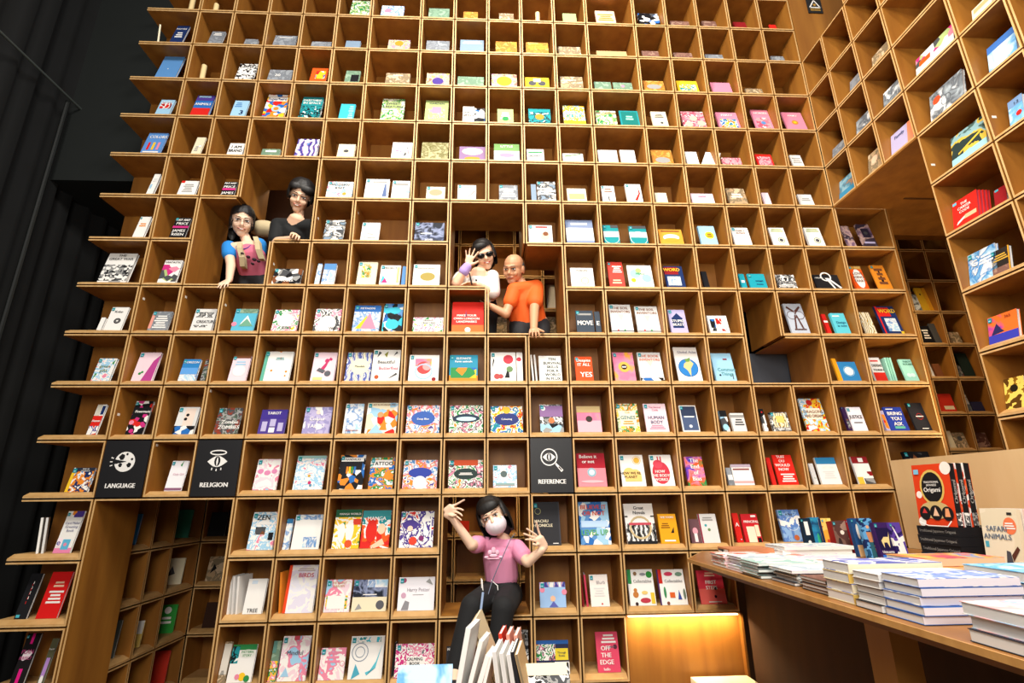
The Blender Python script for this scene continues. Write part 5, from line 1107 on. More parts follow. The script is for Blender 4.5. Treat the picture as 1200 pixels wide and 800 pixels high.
# ================================================================== PEOPLE
def PX(px, py, Y): return ray(px, py, Y=Y) * S
def skin_mat(key, h): 
    M = mat_plain(key, .5, col=pal(h)); return M
class Blob:
    """union of tapered elliptic segments and ellipsoids, fused by a voxel remesh into one continuous surface"""
    def __init__(s): s.v = []; s.f = []
    def seg(s, p0, p1, r0, r1, flat=1.0, side=None, n=14):
        p0, p1 = Vector(p0), Vector(p1); d = (p1 - p0); L = d.length
        if L < 1e-5: return
        d.normalize()
        a = Vector(side) if side is not None else d.orthogonal()
        a = (a - d * a.dot(d)).normalized(); b = d.cross(a)
        rings = []
        for t in (-80, -55, -28, 0): 
            q = math.radians(t); rings.append((p0 + d * r0 * min(1, flat) * math.sin(q), r0 * math.cos(q)))
        for k in (1, 2, 3): rings.append((p0.lerp(p1, k / 4), r0 + (r1 - r0) * k / 4))
        for t in (0, 28, 55, 80):
            q = math.radians(t); rings.append((p1 + d * r1 * min(1, flat) * math.sin(q), r1 * math.cos(q)))
        base = len(s.v)
        for c, r in rings:
            for j in range(n):
                t = 2 * math.pi * j / n; s.v.append(tuple(c + a * math.cos(t) * r + b * math.sin(t) * r * flat))
        m = len(rings)
        for i in range(m - 1):
            for j in range(n): s.f.append((base + i * n + j, base + i * n + (j + 1) % n, base + (i + 1) * n + (j + 1) % n, base + (i + 1) * n + j))
        s.f.append(tuple(base + j for j in range(n))[::-1]); s.f.append(tuple(base + (m - 1) * n + j for j in range(n)))
    def ell(s, M, c, r, n=16, m=10):
        base = len(s.v)
        for i in range(1, m):
            t = math.pi * i / m
            for j in range(n):
                u = 2 * math.pi * j / n
                s.v.append(tuple(M @ Vector((c[0] + r[0] * math.sin(t) * math.cos(u), c[1] + r[1] * math.sin(t) * math.sin(u), c[2] + r[2] * math.cos(t)))))
        for i in range(m - 2):
            for j in range(n): s.f.append((base + i * n + j, base + (i + 1) * n + j, base + (i + 1) * n + (j + 1) % n, base + i * n + (j + 1) % n))
        s.f.append(tuple(base + j for j in range(n))); s.f.append(tuple(base + (m - 2) * n + j for j in range(n))[::-1])
    def build(s, name, mat, parent=None, voxel=.005, smooth=3, cut=None):
        me = bpy.data.meshes.new(name); me.from_pydata(s.v, [], s.f); o = bpy.data.objects.new('tmp', me); COL.objects.link(o)
        r = o.modifiers.new('r', 'REMESH'); r.mode = 'VOXEL'; r.voxel_size = voxel
        k = o.modifiers.new('s', 'SMOOTH'); k.factor = .5; k.iterations = smooth
        dg = bpy.context.evaluated_depsgraph_get(); ev = o.evaluated_get(dg)
        m2 = bpy.data.meshes.new_from_object(ev); m2.name = name
        bpy.data.objects.remove(o); bpy.data.meshes.remove(me)
        m2.materials.clear(); m2.materials.append(mat)
        if cut:
            b = bmesh.new(); b.from_mesh(m2); bmesh.ops.delete(b, geom=[q for q in b.verts if cut(q.co)], context='VERTS'); b.to_mesh(m2); b.free()
        m2.polygons.foreach_set('use_smooth', [True] * len(m2.polygons))
        q = bpy.data.objects.new(name, m2); COL.objects.link(q)
        if parent: q.parent = parent
        return q
def frame(pos, fwd_, up_):
    f = Vector(fwd_).normalized(); u = Vector(up_); u = (u - f * u.dot(f)).normalized(); r = u.cross(-f) * -1
    r = f.cross(u)           # local x: person's left-right axis, -y is forward
    M = Matrix(((-r).to_tuple(), (-f).to_tuple(), u.to_tuple())).transposed()
    if M.determinant() < 0: M = Matrix((r.to_tuple(), (-f).to_tuple(), u.to_tuple())).transposed()
    M = M.to_4x4(); M.translation = pos; return M
def head(B, M, k=1.0, jaw=1.0):
    E = lambda c, r: B.ell(M, [q * k for q in c], [q * k for q in r])
    E((0, .018, .03), (.074, .092, .082)); E((0, -.012, -.028), (.063 * jaw, .07, .078)); E((0, -.052, -.088), (.03 * jaw, .026, .024))
    E((0, -.07, .022), (.05, .018, .014)); E((.034, -.062, -.03), (.022, .018, .022)); E((-.034, -.062, -.03), (.022, .018, .022))
    B.seg(M @ Vector((0, -.08 * k, .008 * k)), M @ Vector((0, -.094 * k, -.024 * k)), .007 * k, .0125 * k)
    E((0, -.084, -.032), (.018, .012, .010)); E((0, -.078, -.056), (.024, .012, .013))
    E((.077, .012, -.008), (.010, .02, .031)); E((-.077, .012, -.008), (.010, .02, .031))
def face(M, par, k=1.0, hair='1a1412', brows=True, eyes=True, mouth=True, smile=False, lip='b05a50'):
    sc = lambda x, y, z: M @ Vector((x * k, y * k, z * k))
    if eyes:
        for sx in (-1, 1):
            b = Blob(); b.ell(M, (sx * .031 * k, -.074 * k, .004 * k), (.0145 * k, .006 * k, .0065 * k), 12, 8)
            o = simple(b, 'eye', mat_plain('eye_white', .3, col=pal('e8e4de')), par)
            b = Blob(); b.ell(M, (sx * .031 * k, -.0795 * k, .004 * k), (.0065 * k, .003 * k, .006 * k), 10, 6); simple(b, 'iris', mat_plain('iris_dark', .2, col=pal('1c120c')), o)
            b = Blob(); b.seg(sc(sx * .016, -.081, .0095), sc(sx * .047, -.074, .0095), .0022 * k, .0022 * k, n=6); simple(b, 'eyelid', mat_plain('lash', .6, col=pal('2a1c16')), o)
    if brows:
        for sx in (-1, 1):
            b = Blob(); b.seg(sc(sx * .014, -.087, .027), sc(sx * .048, -.076, .030), .003 * k, .002 * k, n=6); simple(b, 'eyebrow', mat_plain('brow' + hair, .7, col=pal(hair)), par)
    if mouth:
        b = Blob()
        dz = .005 if smile else 0
        b.seg(sc(-.024, -.080, -.056 + dz), sc(0, -.091, -.058), .0035 * k, .0065 * k, n=8); b.seg(sc(0, -.091, -.058), sc(.024, -.080, -.056 + dz), .0065 * k, .0035 * k, n=8)
        m_ = simple(b, 'mouth', mat_plain('lip' + lip, .45, col=pal(lip)), par)
        if smile:
            b = Blob(); b.ell(M, (0, -.0955 * k, -.0565 * k), (.014 * k, .003 * k, .003 * k), 10, 6); simple(b, 'teeth', mat_plain('teeth', .3, col=pal('f2eee6')), m_)
def simple(B, name, mat, par=None):
    me = bpy.data.meshes.new(name); me.from_pydata(B.v, [], B.f); me.materials.append(mat)
    me.polygons.foreach_set('use_smooth', [True] * len(me.polygons))
    o = bpy.data.objects.new(name, me); COL.objects.link(o)
    if par: o.parent = par
    return o
def hand(B, wrist, d, n, side, curls, spread=1.0, k=1.0, thumb=1.0, thumb_dir=None):
    """d: wrist->knuckles, n: palm normal (the side fingers curl to), side: +1/-1 side the thumb leaves"""
    d = Vector(d).normalized(); n = Vector(n); n = (n - d * n.dot(d)).normalized(); s_ = d.cross(n) * side
    W = Vector(wrist)
    B.seg(W - d * .01 * k, W + d * .03 * k, .021 * k, .026 * k, .62, s_); B.seg(W + d * .03 * k - s_ * .004 * k, W + d * .078 * k, .032 * k, .036 * k, .42, s_)
    for i, (off, L, r) in enumerate(((.029, .070, .0088), (.0095, .078, .009), (-.0105, .073, .0088), (-.029, .058, .0078))):
        c = curls[i] if isinstance(curls, (list, tuple)) else curls
        base = W + d * (.085 - .006 * abs(i - 1)) * k + s_ * off * k
        dirv = (d + s_ * off * 7 * spread).normalized()
        p = base; ang = 0
        for j, fr in enumerate((.45, .32, .23)):
            ang += c * (.7, 1.0, .7)[j]
            v = (dirv * math.cos(ang) + n * math.sin(ang)).normalized()
            q = p + v * L * fr * k; B.seg(p, q, r * k * (1 - .07 * j), r * k * (.93 - .07 * j), n=8); p = q
    tb_ = W + d * .022 * k + s_ * .024 * k
    td = Vector(thumb_dir).normalized() if thumb_dir is not None else (d * .7 + s_ * 1.0 * thumb + n * .35).normalized()
    q = tb_ + td * .038 * k; B.seg(tb_, q, .0145 * k, .011 * k, n=8); td2 = (td + d * .35).normalized(); q2 = q + td2 * .028 * k; B.seg(q, q2, .0105 * k, .009 * k, n=8)
CAMP = Vector((CX, CY, CZ)) * S
def to_cam(p): return (CAMP - p).normalized()
SIDE = Vector((1, 0, 0)); UP = Vector((0, 0, 1))
def view_up(p, ang):
    """up vector rolled by ang (radians, + leans to the right of the picture)"""
    f = to_cam(p); r = Vector((f.y, -f.x, 0)).normalized() * -1
    u = r.cross(f).normalized()
    if u.z < 0: u = -u
    if r.x < 0: r = -r
    return u * math.cos(ang) + r * math.sin(ang)

def hair(M, k, parts, mat, par, hl, side=.0, segs=()):
    """hair shell around the skull with the face left open below the hairline hl(x)"""
    B = Blob()
    for c, r in parts: B.ell(M, [q * k for q in c], [q * k for q in r])
    for a_, b_, r0, r1 in segs: B.seg(a_, b_, r0, r1)
    Mi = M.inverted()
    def cut(c):
        q = (Mi @ c) / k
        return q.y < -.028 and q.z < hl(q.x) and abs(q.x) < .069 + (.02 if q.z < -.02 else 0)
    return B.build('hair', mat, par, .005, 2, cut=cut)
HAIR = mat_plain('black_hair', .55, col=pal('14100f'))
SK1 = skin_mat('skin_light', 'f0c4a4'); SK2 = skin_mat('skin_tan', 'd29a74'); SK3 = skin_mat('skin_fair', 'f4cdb0')
DENIM = mat_plain('dark_trousers', .8, col=pal('17181c'))

# ---------------- girl with glasses (left opening)
e = PX(284, 258.5, .38); f = to_cam(e); u = view_up(e, -.03); M = frame(e + f * -.078, f, u); M.translation = e - f * .082 + u * -.004
KG = 1.17; B = Blob(); head(B, M, KG)
neck = PX(288.5, 282, .62); shL = PX(268, 291, .62); shR = PX(303, 288, .72); chest = PX(292, 298, .78); hip = PX(300, 326, 1.25); hipb = hip + Vector((0, .06, -.03))
B.seg(M @ Vector((0, .045, -.06)), neck + Vector((0, .03, -.01)), .036, .042); B.seg(neck + Vector((0, .03, -.01)), chest, .055, .115, .7, SIDE); B.seg(chest, hip, .125, .12, .72, SIDE)
B.seg(shL + Vector((.02, 0, 0)), shR, .05, .05)
el = PX(270.5, 311, .42); wr = PX(268.5, 328, .14)
B.seg(shL, el, .043, .036); B.seg(el, wr, .037, .026); hz = (zr(8) + G + T) * S
hand(B, wr + Vector((0, 0, -.004)), (0, -.75, -.66), (0, .6, -.8), -1, .25, 1.0, .85)
elR = PX(306, 305, 1.0); B.seg(shR, elR, .043, .036); wR = elR + Vector((-.01, .13, -.1)); B.seg(elR, wR, .036, .026); hand(B, wR, (0, .6, -.8), (0, -.6, -.3), 1, .3, 1, .85)
for sx in (-.06, .06):
    kn = Vector((hip.x + sx, 1.15 * S, hz + .06)); ft_ = Vector((hip.x + sx, 2.3 * S, hz + .05)); B.seg(hip + Vector((sx, 0, 0)), kn, .07, .055); B.seg(kn, ft_, .05, .04)
girl = B.build('person', SK3); tag(girl, 'girl with glasses in a pink and blue T-shirt leaning out of the left opening', 'person')
face(M, girl, KG, smile=True)
B = Blob(); B.seg(neck + Vector((0, .05, -.075)), chest, .07, .128, .72, SIDE); B.seg(chest, hip + Vector((0, 0, .01)), .136, .128, .74, SIDE)
B.build('shirt', mat_plain('pink_cotton', .8, col=pal('d8708c')), girl, .008, 4)
B = Blob(); B.seg(hip + Vector((0, -.0, -.0)), hip + Vector((0, .02, -.05)), .14, .13, .8, SIDE)
for sx in (-.06, .06): kn = Vector((hip.x + sx, 1.15 * S, hz + .07)); B.seg(hip + Vector((sx, 0, 0)), kn, .085, .07); B.seg(kn, Vector((hip.x + sx, 2.2 * S, hz + .06)), .06, .05)
B.build('trousers', DENIM, girl, .01, 3, cut=lambda c: c.z < hz + .003)
BLU = mat_plain('blue_cotton', .8, col=pal('1f86d8'))
for a_, b_ in ((shL, el), (shR, elR)):
    B = Blob(); B.seg(a_ + Vector((0, .01, .012)), a_.lerp(b_, .36), .062, .06); B.build('sleeve', BLU, girl, .007, 3)
B = Blob()
for t in range(10):
    a1, a2 = math.pi * (.05 + .09 * t), math.pi * (.05 + .09 * (t + 1)); c_ = neck + Vector((.0, -.03, -.055)); B.seg(c_ + Vector((.058 * math.cos(a1), -.02 * math.sin(a1), -.05 * math.sin(a1))), c_ + Vector((.058 * math.cos(a2), -.02 * math.sin(a2), -.05 * math.sin(a2))), .005, .005, n=6)
simple(B, 'collar', mat_plain('purple_trim', .8, col=pal('4a2f8a')), girl)
B = Blob()
for (a, b, r) in ((284, 297, .013), (291, 301, .016), (298, 304, .018), (303, 306, .014), (296, 309, .013)):
    c_ = PX(a, b, .78 - .42); B.ell(Matrix.Translation(c_), (0, 0, 0), (r, .02, r * .7), 10, 6)
o = simple(B, 'shirt_print', mat_plain('shirt_print_dark', .8, col=pal('3a2430')), girl)
pt = PX(271, 283, .55); hs = min((M @ Vector((-.07, .035, -.03)), M @ Vector((.07, .035, -.03))), key=lambda q: q.x)
hair(M, KG, [((0, .024, .04), (.085, .1, .092)), ((0, .06, -.02), (.08, .06, .09)), ((-.07, .0, -.01), (.017, .03, .05)), ((.07, .0, -.01), (.017, .03, .05))], HAIR, girl, lambda x: .068 - abs(x) * .5, segs=[(hs, pt, .032, .03), (pt, pt + Vector((.004, 0, -.04)), .03, .014)])
# glasses
B = Blob(); GM = mat_plain('glasses_metal', .25, .6, pal('b8a8a0'))
for sx in (-1, 1):
    for t in range(16):
        a1, a2 = 2 * math.pi * t / 16, 2 * math.pi * (t + 1) / 16
        B.seg(M @ (KG * Vector((sx * .032 + .024 * math.cos(a1), -.094, .002 + .016 * math.sin(a1)))), M @ (KG * Vector((sx * .032 + .024 * math.cos(a2), -.094, .002 + .016 * math.sin(a2)))), .0018, .0018, n=5)
    B.seg(M @ (KG * Vector((sx * .056, -.094, .006))), M @ (KG * Vector((sx * .078, 0, .004))), .0016, .0016, n=5)
B.seg(M @ (KG * Vector((-.009, -.095, .004))), M @ (KG * Vector((.009, -.095, .004))), .0016, .0016, n=5)
gl = simple(B, 'glasses', GM); tag(gl, 'thin-rimmed glasses worn by the girl in the left opening', 'glasses')
# backpack with straps
B = Blob(); bp = PX(309, 268, 1.3); B.ell(Matrix.Translation(bp), (0, 0, 0), (.13, .09, .075))
pack = B.build('backpack', mat_plain('canvas', .85, col=pal('c9b892')), None, .01, 2); tag(pack, 'cream canvas backpack on the back of the girl with glasses', 'backpack')
for pts in (((281, 284, .5), (280, 290, .34), (283, 301, .36), (284, 312, .5)), ((299, 277, .62), (301, 283, .40), (302, 292, .36), (306, 303, .45))):
    mb = MB(); pts_ = [PX(*q) for q in pts]
    for i in range(3):
        a_, b_ = pts_[i], pts_[i + 1]; w_ = Vector((.02, 0, 0)); t_ = Vector((0, .05, 0))
        V = [a_ - w_, a_ + w_, a_ + w_ + t_, a_ - w_ + t_, b_ - w_, b_ + w_, b_ + w_ + t_, b_ - w_ + t_]
        for q in ((0, 1, 5, 4), (1, 2, 6, 5), (2, 3, 7, 6), (3, 0, 4, 7), (0, 3, 2, 1), (4, 5, 6, 7)): mb.poly([V[j] for j in q], MAT['canvas'])
    mb.build('strap', pack)

# ---------------- boy in black
e = PX(350.5, 230.5, .22); f = to_cam(e); f = (f + Vector((-.12, 0, -.02))).normalized(); u = view_up(e, .10); M = frame(e, f, u); M.translation = e - f * .086 - u * .004
B = Blob(); k = 1.2; head(B, M, k, .95)
neck = PX(348, 257, .5); shL = PX(326, 264, .62); shR = PX(364, 265, .62); chest = PX(344, 275, .8); hip = PX(340, 292, 1.3)
B.seg(M @ Vector((0, .05, -.06)), neck + Vector((0, .03, 0)), .042, .046); B.seg(neck, chest, .07, .13, .7, SIDE); B.seg(chest, hip, .14, .12, .75, SIDE); B.seg(shL, shR, .055, .05)
hz = (zr(7) + G + T) * S
el = PX(322, 283, .5); el.z = max(el.z, hz + .045); wr = PX(343, 280.5, .16); wr.z = hz + .03
B.seg(shL, el, .046, .038); B.seg(el, wr, .037, .027)
hand(B, wr, (.55, -.83, .05), (-.1, -.3, -.95), 1, [.75, .8, .8, .8], .8, 1.0)
elR = Vector((shR.x - .02, .95 * S, hz + .09)); B.seg(shR, elR, .046, .038); wR = elR + Vector((-.14, -.08, -.03)); B.seg(elR, wR, .036, .027); hand(B, wR, (-.9, -.3, -.1), (0, 0, -1), -1, .3)
for sx in (-.08, .08):
    kn = Vector((hip.x + sx, 1.3 * S, hz + .07)); B.seg(hip + Vector((sx, 0, 0)), kn, .075, .06); B.seg(kn, Vector((hip.x + sx, 2.5 * S, hz + .05)), .055, .04)
boy = B.build('person', SK1); tag(boy, 'smiling boy with black hair in a black T-shirt looking over the sill', 'person')
face(M, boy, k, smile=True)
BT = mat_plain('black_cotton', .85, col=pal('101214'))
B = Blob(); B.seg(neck + Vector((0, .05, -.02)), chest, .085, .142, .72, SIDE); B.seg(chest, hip, .15, .13, .78, SIDE); B.seg(shL, shR, .064, .06); B.seg(shL, shL.lerp(el, .85), .066, .058); B.seg(shR, shR.lerp(elR, .8), .062, .055)
B.build('shirt', BT, boy, .008, 4)
hair(M, k, [((0, .022, .05), (.096, .106, .096)), ((0, .06, .0), (.086, .055, .08)), ((.03, -.048, .062), (.062, .038, .038)), ((-.04, -.045, .064), (.045, .038, .038)), ((.078, .0, .015), (.018, .04, .05)), ((-.078, .0, .015), (.018, .04, .05))], HAIR, boy, lambda x: .05 - .4 * abs(x - .005) + (.02 if x < .0 else 0))

# ---------------- woman with sunglasses
e = PX(568.5, 298.5, .62); f = to_cam(e); f = (f + Vector((.10, 0, -.03))).normalized(); u = view_up(e, -.26); M = frame(e, f, u); M.translation = e - f * .086 - u * .004
k = 1.14; B = Blob(); head(B, M, k)
neck = PX(561, 319, .85); shL = PX(540, 325, .95); shR = PX(577, 324, .95); chest = PX(560, 336, 1.05); hip = PX(563, 352, 1.35)
B.seg(M @ Vector((0, .045, -.06)), neck + Vector((0, .02, 0)), .04, .044); B.seg(neck, chest, .07, .125, .7, SIDE); B.seg(chest, hip, .13, .13, .75, SIDE); B.seg(shL, shR, .05, .05)
hz = (zr(8) + G + T) * S
el = PX(534.5, 332, .55); wr = PX(548, 311.5, .42); B.seg(shL, el, .045, .042); B.seg(el, wr, .043, .026)
hd = (PX(551.5, 299, .40) - wr); n_ = to_cam(wr)
hand(B, wr, hd, n_, 1, .12, 1.9, 1.0, 1.2)
elR = PX(578, 343, .9); elR.x = min(elR.x + .0, 9.2 * S); wR = PX(560, 333.5, .62); B.seg(shR, elR, .045, .038); B.seg(elR, wR, .037, .026); hand(B, wR, (-.9, -.25, .02), (0, 0, -1), -1, .3)
for sx in (-.07, .07):
    kn = Vector((hip.x + sx, 1.25 * S, hz - .25)); B.seg(hip + Vector((sx, .04, 0)), hip + Vector((sx, .12, -.36)), .08, .055)
wom = B.build('person', SK1); tag(wom, 'woman in sunglasses and a white blouse raising her hand in the middle opening', 'person')
face(M, wom, k, eyes=False, brows=False, smile=True, lip='b8443c')
B = Blob(); B.seg(hip, hip + Vector((0, .05, -.12)), .142, .13, .8, SIDE)
for sx in (-.07, .07): B.seg(hip + Vector((sx, .05, -.05)), hip + Vector((sx, .13, -.4)), .09, .07)
B.build('trousers', DENIM, wom, .01, 3)
WB = mat_plain('white_blouse', .75, col=pal('ece8e2'))
B = Blob(); B.seg(neck + Vector((-.0, .03, -.09)), chest, .105, .135, .74, SIDE); B.seg(chest, hip, .142, .14, .8, SIDE); B.seg(shL + Vector((0, .01, -.004)), shR + Vector((0, .01, -.004)), .056, .058); B.seg(shL, shL.lerp(el, .55), .06, .058); B.seg(shR, shR.lerp(elR, .95), .062, .064)
B.build('blouse', WB, wom, .008, 4)
hair(M, k, [((0, .024, .042), (.088, .102, .092)), ((0, .05, -.04), (.088, .06, .09)), ((-.074, -.005, -.01), (.022, .042, .085)), ((.074, -.005, -.01), (.022, .042, .085)), ((-.02, -.05, .072), (.06, .03, .034))], HAIR, wom, lambda x: .052 + .3 * x)
SG = mat_plain('sunglass_black', .12, col=pal('08080a'))
B = Blob()
for sx in (-1, 1): B.ell(M, (sx * .034 * k, -.09 * k, .003 * k), (.029 * k, .008, .021 * k)); B.seg(M @ (k * Vector((sx * .06, -.086, .01))), M @ (k * Vector((sx * .078, .0, .006))), .004, .003, n=6)
B.seg(M @ (k * Vector((-.01, -.092, .008))), M @ (k * Vector((.01, -.092, .008))), .003, .003, n=6)
tag(simple(B, 'sunglasses', SG), 'black wraparound sunglasses on the waving woman', 'sunglasses')
B = Blob(); ax = (wr - el).normalized(); B.seg(wr - ax * .055, wr - ax * .012, .047, .040); tag(B.build('wristband', mat_plain('lilac_cloth', .85, col=pal('b9a2e6')), None, .006, 2), 'lilac cloth wristband on the raised wrist of the waving woman', 'wristband')
B = Blob(); B.seg(PX(550.2, 320.5, .38), PX(553, 333, .42), .006, .006, n=8); tag(simple(B, 'camera_strap', mat_plain('bk', .4)), 'short black strap hanging from the lilac wristband', 'strap')
B = Blob(); B.ell(Matrix.Translation(PX(558, 328.3, .62)), (0, 0, 0), (.008, .006, .009), 10, 6); simple(B, 'pendant', mat_plain('bk', .4), wom)

# ---------------- man in orange
e = PX(597.5, 315.5, .5); f = to_cam(e); f = (f + Vector((-.42, 0, -.1))).normalized(); u = view_up(e, -.02); M = frame(e, f, u); M.translation = e - f * .084 - u * .004
B = Blob(); k = 1.14; head(B, M, k, 1.06)
neck = PX(609, 329, .8); shL = PX(603, 340, .75); shR = PX(628, 337, .95); chest = PX(613, 351, 1.05); hip = PX(620, 382, 1.25)
B.seg(M @ Vector((0, .045, -.06)), neck + Vector((.02, .03, -.02)), .046, .05); B.seg(neck + Vector((.02, .04, -.04)), chest, .06, .13, .75, SIDE); B.seg(chest, hip, .15, .145, .8, SIDE); B.seg(shL, shR, .06, .058)
hz = (zr(9) + G + T) * S
el = PX(593, 368, .6); wr = PX(574, 359, .55); wr.x = max(wr.x, 8.62 * S); B.seg(shL, el, .045, .038); B.seg(el, wr, .037, .028); hand(B, wr, (-.6, .5, .35), (0, -1, 0), -1, .4, 1, .9)
elR = PX(626, 365, .5); wR = PX(625.5, 386, .1); wR.z = hz + .045; B.seg(shR, elR, .050, .040); B.seg(elR, wR, .040, .03)
hand(B, wR, (-.06, -.85, -.35), (0, -.25, -.97), 1, [.55, .6, .6, .55], .8, 1.05)
for sx in (-.08, .09):
    kn = Vector((hip.x + sx, .95 * S, hz + .075)); B.seg(hip + Vector((sx, 0, .02)), kn, .09, .07); B.seg(kn, Vector((hip.x + sx, 2.2 * S, hz + .06)), .06, .045)
man = B.build('person', SK2); tag(man, 'balding man in an orange polo shirt leaning on the sill of the middle opening', 'person')
face(M, man, k, hair='5a5048', lip='9a5a4a')
OM = mat_plain('orange_cotton', .75, col=pal('f2641a'))
B = Blob(); B.seg(neck + Vector((.03, .06, -.045)), chest, .07, .15, .76, SIDE); B.seg(chest, hip + Vector((0, 0, .02)), .163, .162, .82, SIDE); B.seg(shL, shR, .07, .068); B.seg(shL, shL.lerp(el, .5), .066, .064); B.seg(shR + Vector((0, 0, .004)), shR.lerp(elR, .62), .07, .072)
B.build('polo_shirt', OM, man, .008, 4)
mb = B = Blob(); B.seg(neck + Vector((-.045, -.03, -.07)), neck + Vector((-.03, -.07, -.11)), .012, .008); B.seg(neck + Vector((.04, -.02, -.05)), neck + Vector((-.01, -.07, -.11)), .012, .008); B.build('collar', OM, man, .005, 2)
B = Blob(); B.seg(hip + Vector((-.02, 0, -.02)), hip + Vector((0, 0, -.08)), .165, .15, .8, SIDE)
for sx in (-.08, .09):
    kn = Vector((hip.x + sx, .95 * S, hz + .085)); B.seg(hip + Vector((sx, 0, .0)), kn, .1, .08); B.seg(kn, Vector((hip.x + sx, 2.1 * S, hz + .07)), .07, .055)
B.build('trousers', DENIM, man, .01, 3, cut=lambda c: c.z < hz + .003 or c.y < .02)
B = Blob(); E2 = lambda c, r: B.ell(M, [q * k for q in c], [q * k for q in r]); E2((.0, .062, .0), (.076, .053, .055)); E2((-.068, .03, .018), (.012, .032, .03)); E2((.068, .03, .018), (.012, .032, .03))
B.build('hair', mat_plain('grey_hair', .7, col=pal('4a4642')), man, .005, 2)

# ---------------- girl with mask, sitting in the low opening
e = PX(575.5, 605.8, -.22); f = to_cam(e); f = (f + Vector((-.14, 0, -.1))).normalized(); u = view_up(e, -.44); M = frame(e, f, u); M.translation = e - f * .086 - u * .004
B = Blob(); k = 1.16; head(B, M, k)
hz = (zr(14) + G + T) * S
neck = PX(590, 631, .1); shL = PX(563, 637, .12); shR = PX(606, 641, .12); chest = PX(586, 650, .2); waist = PX(588, 675, .3); hip = Vector((PX(586, 700, .35).x, .35 * S, hz + .115))
B.seg(M @ Vector((0, .045, -.06)), neck + Vector((0, .02, 0)), .038, .042); B.seg(neck + Vector((0, .02, 0)), chest, .055, .115, .68, SIDE); B.seg(chest, waist, .12, .10, .72, SIDE); B.seg(waist, hip, .10, .125, .8, SIDE); B.seg(shL, shR, .044, .044)
el = PX(552.5, 638.5, -.38); wr = PX(529.5, 606, -.5); B.seg(shL, el, .041, .037); B.seg(el, wr, .036, .024)
tc = to_cam(wr)
n1 = Vector((.55, -.35, -.75))
# hand with index finger stretched up-right
hd = (PX(521.5, 597, -.5) - wr).normalized()
def finger(p0, pts, Y, r=.0088):
    pr = p0
    for i, q in enumerate(pts):
        q = PX(q[0], q[1], Y - .02 * i); B.seg(pr, q, r * (1 - .06 * i), r * (.94 - .06 * i), n=8); pr = q
pal_c = PX(525.5, 597.5, -.5); B.seg(wr, PX(524, 601, -.5), .025, .034, .5, (0, 0, 1)); B.seg(PX(523.5, 600, -.5), PX(529.5, 594.5, -.53), .034, .032, .45, (.5, 0, -.8))
finger(PX(529, 592.5, -.5), ((535, 590.8), (540.5, 587.5), (544, 585.6)), -.52, .009)
finger(PX(531, 596, -.55), ((536.5, 595.6), (540, 596.3), (542.5, 597.5)), -.58)
finger(PX(531, 599, -.55), ((536, 600), (539.5, 602), (541.5, 604)), -.58)
finger(PX(529.5, 602, -.55), ((534, 604), (538, 607), (540.5, 609)), -.56, .008)
finger(PX(525, 603, -.5), ((530, 604.5), (534, 603.5)), -.62, .0105)
elR = PX(618, 658, -.4); wR = PX(635.5, 644, -.52); B.seg(shR, elR, .042, .038); B.seg(elR, wR, .037, .025)
B.seg(wR, PX(637.5, 639, -.52), .026, .032, .5, (1, 0, 0)); B.seg(PX(637, 640, -.52), PX(632, 631, -.55), .034, .034, .45, (.8, 0, .5))
finger(PX(632.5, 626, -.52), ((630.5, 620), (629.5, 615), (628.2, 611.5)), -.54, .009)
finger(PX(628.5, 627, -.55), ((624.5, 624), (620.5, 621.5), (617.3, 619.3)), -.58)
finger(PX(627, 630, -.55), ((621.5, 628), (617.5, 626.5), (614, 625.2)), -.58)
finger(PX(627, 633.5, -.55), ((622.5, 632.5), (619, 631.8), (616, 632)), -.58, .0082)
finger(PX(632.5, 637, -.52), ((628.5, 638.5), (625, 637.5)), -.62, .0105)
hL = hip + Vector((-.07, 0, -.01)); hR = hip + Vector((.07, 0, -.01))
kL = PX(553, 710, -.75); kR = PX(590, 712, -.85); aL = PX(533, 782, -.95); aR = PX(580, 785, -.9)
B.seg(hL, kL, .088, .062); B.seg(kL, aL, .058, .036); B.seg(hR, kR, .088, .062); B.seg(kR, aR, .058, .036)
for a_ in (aL, aR): B.seg(a_, a_ + Vector((0, -.13, -.05)), .036, .03, .8, SIDE)
mg = B.build('person', SK3); tag(mg, 'girl in a white mask and pink T-shirt sitting in the low middle opening', 'person')
face(M, mg, k, mouth=False)
PKS = mat_plain('pink_tee', .78, col=pal('e795b8'))
B = Blob(); B.seg(neck + Vector((0, .015, -.05)), chest, .08, .12, .74, SIDE); B.seg(chest, waist + Vector((0, 0, -.01)), .124, .118, .8, SIDE); B.seg(shL, shR, .052, .054); B.seg(shL, shL.lerp(el, .55), .056, .06); B.seg(shR, shR.lerp(elR, .62), .056, .06)
shirt = B.build('shirt', PKS, mg, .007, 3)
B = Blob()
cc = PX(578.5, 650, -.35) ; cy_ = chest.y - .098
for (dx, dz, rx, rz) in ((0, .022, .016, .024), (-.026, .008, .014, .018), (.026, .008, .014, .018), (0, -.012, .03, .012), (-.05, -.022, .016, .008), (.05, -.022, .016, .008), (0, -.032, .05, .004)):
    B.ell(Matrix.Translation(Vector((cc.x + dx, cy_, cc.z + dz))), (0, 0, 0), (rx, .006, rz), 12, 6)
simple(B, 'shirt_print', mat_plain('pale_pink_print', .8, col=pal('f6c8dc')), mg)
B = Blob(); B.seg(waist + Vector((0, 0, -.02)), hip, .11, .128, .84, SIDE); B.seg(hL, kL, .092, .074); B.seg(kL, aL, .074, .056); B.seg(hR, kR, .092, .074); B.seg(kR, aR, .074, .056)
tr = B.build('trousers', mat_plain('black_trousers', .85, col=pal('141517')), mg, .009, 4)
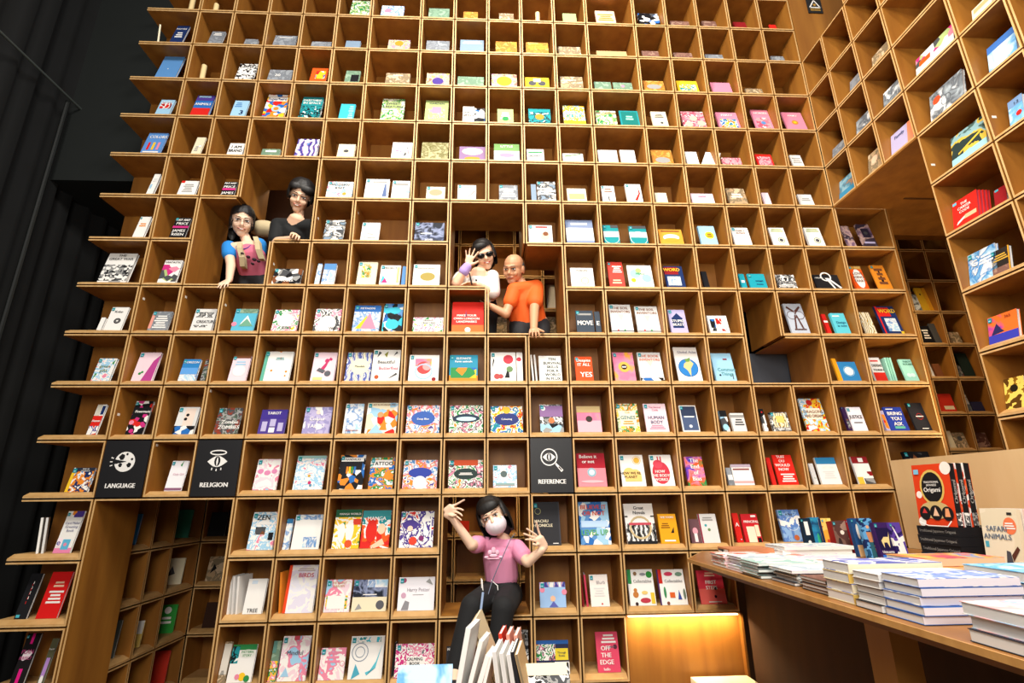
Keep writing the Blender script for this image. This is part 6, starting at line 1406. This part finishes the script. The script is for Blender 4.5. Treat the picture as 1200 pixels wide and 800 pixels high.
B = Blob(); B.seg(PX(564, 678, -.22), PX(564.8, 695, -.3), .0035, .003, n=6); B.seg(PX(576, 680, -.25), PX(583, 686, -.32), .0035, .003, n=6); B.seg(PX(583, 686, -.32), PX(583.5, 691, -.35), .003, .003, n=6)
simple(B, 'drawstring', mat_plain('W', .7), tr)
for a_ in (aL, aR):
    B = Blob(); B.seg(a_ + Vector((0, .02, -.04)), a_ + Vector((0, -.15, -.055)), .042, .038, .75, SIDE); B.build('shoe', mat_plain('dark_shoe', .6, col=pal('222226')), mg, .008, 2)
hair(M, k, [((0, .026, .042), (.092, .106, .096)), ((0, .05, -.05), (.094, .06, .1)), ((-.078, .0, -.03), (.024, .046, .1)), ((.078, .0, -.03), (.024, .046, .1)), ((0, -.05, .06), (.07, .034, .042))], HAIR, mg, lambda x: .026 + .25 * abs(x))
B = Blob(); E2 = lambda c, r: B.ell(M, [q * k for q in c], [q * k for q in r]); E2((0, -.03, -.05), (.068, .079, .062))
Mi_ = M.inverted(); mk = B.build('face_mask', mat_plain('mask_cloth', .8, col=pal('f0e4ec')), None, .006, 8, cut=lambda c: (Mi_ @ c).y > -.012 or (Mi_ @ c).z > (-.004 if abs((Mi_ @ c).x) < .03 * k else -.014) * k); tag(mk, 'white face mask worn by the girl in the low middle opening', 'mask')
for sx in (-1, 1):
    b = Blob(); b.seg(M @ (k * Vector((sx * .06, -.03, -.03))), M @ (k * Vector((sx * .08, .015, -.002))), .002, .002, n=5); simple(b, 'ear_loop', MAT['mask_cloth'], mk)
# thin cord over the shoulder with a pale stylus
mb = MB(); tube(mb, [PX(603, 625, .02), PX(597, 634, -.32), PX(590, 650, -.36), PX(582, 668, -.36), PX(576, 683, -.34), PX(571, 700, -.4)], .0032, mat_plain('cord_grey', .5, col=pal('6c7486')), 6)
tube(mb, [PX(571, 700, -.4), PX(566, 693, -.42), PX(565, 679, -.3)], .003, mat_plain('W', .7), 6)
cord = mb.build('neck_cord'); tag(cord, 'thin grey cord hanging across the pink T-shirt of the seated girl', 'cord')
mb = MB(); tube(mb, [PX(566, 694, -.9), PX(562, 728, -1.15)], .008, mat_plain('stylus_blue', .4, col=pal('8fa4c4')), 8); mb.build('tag', cord)
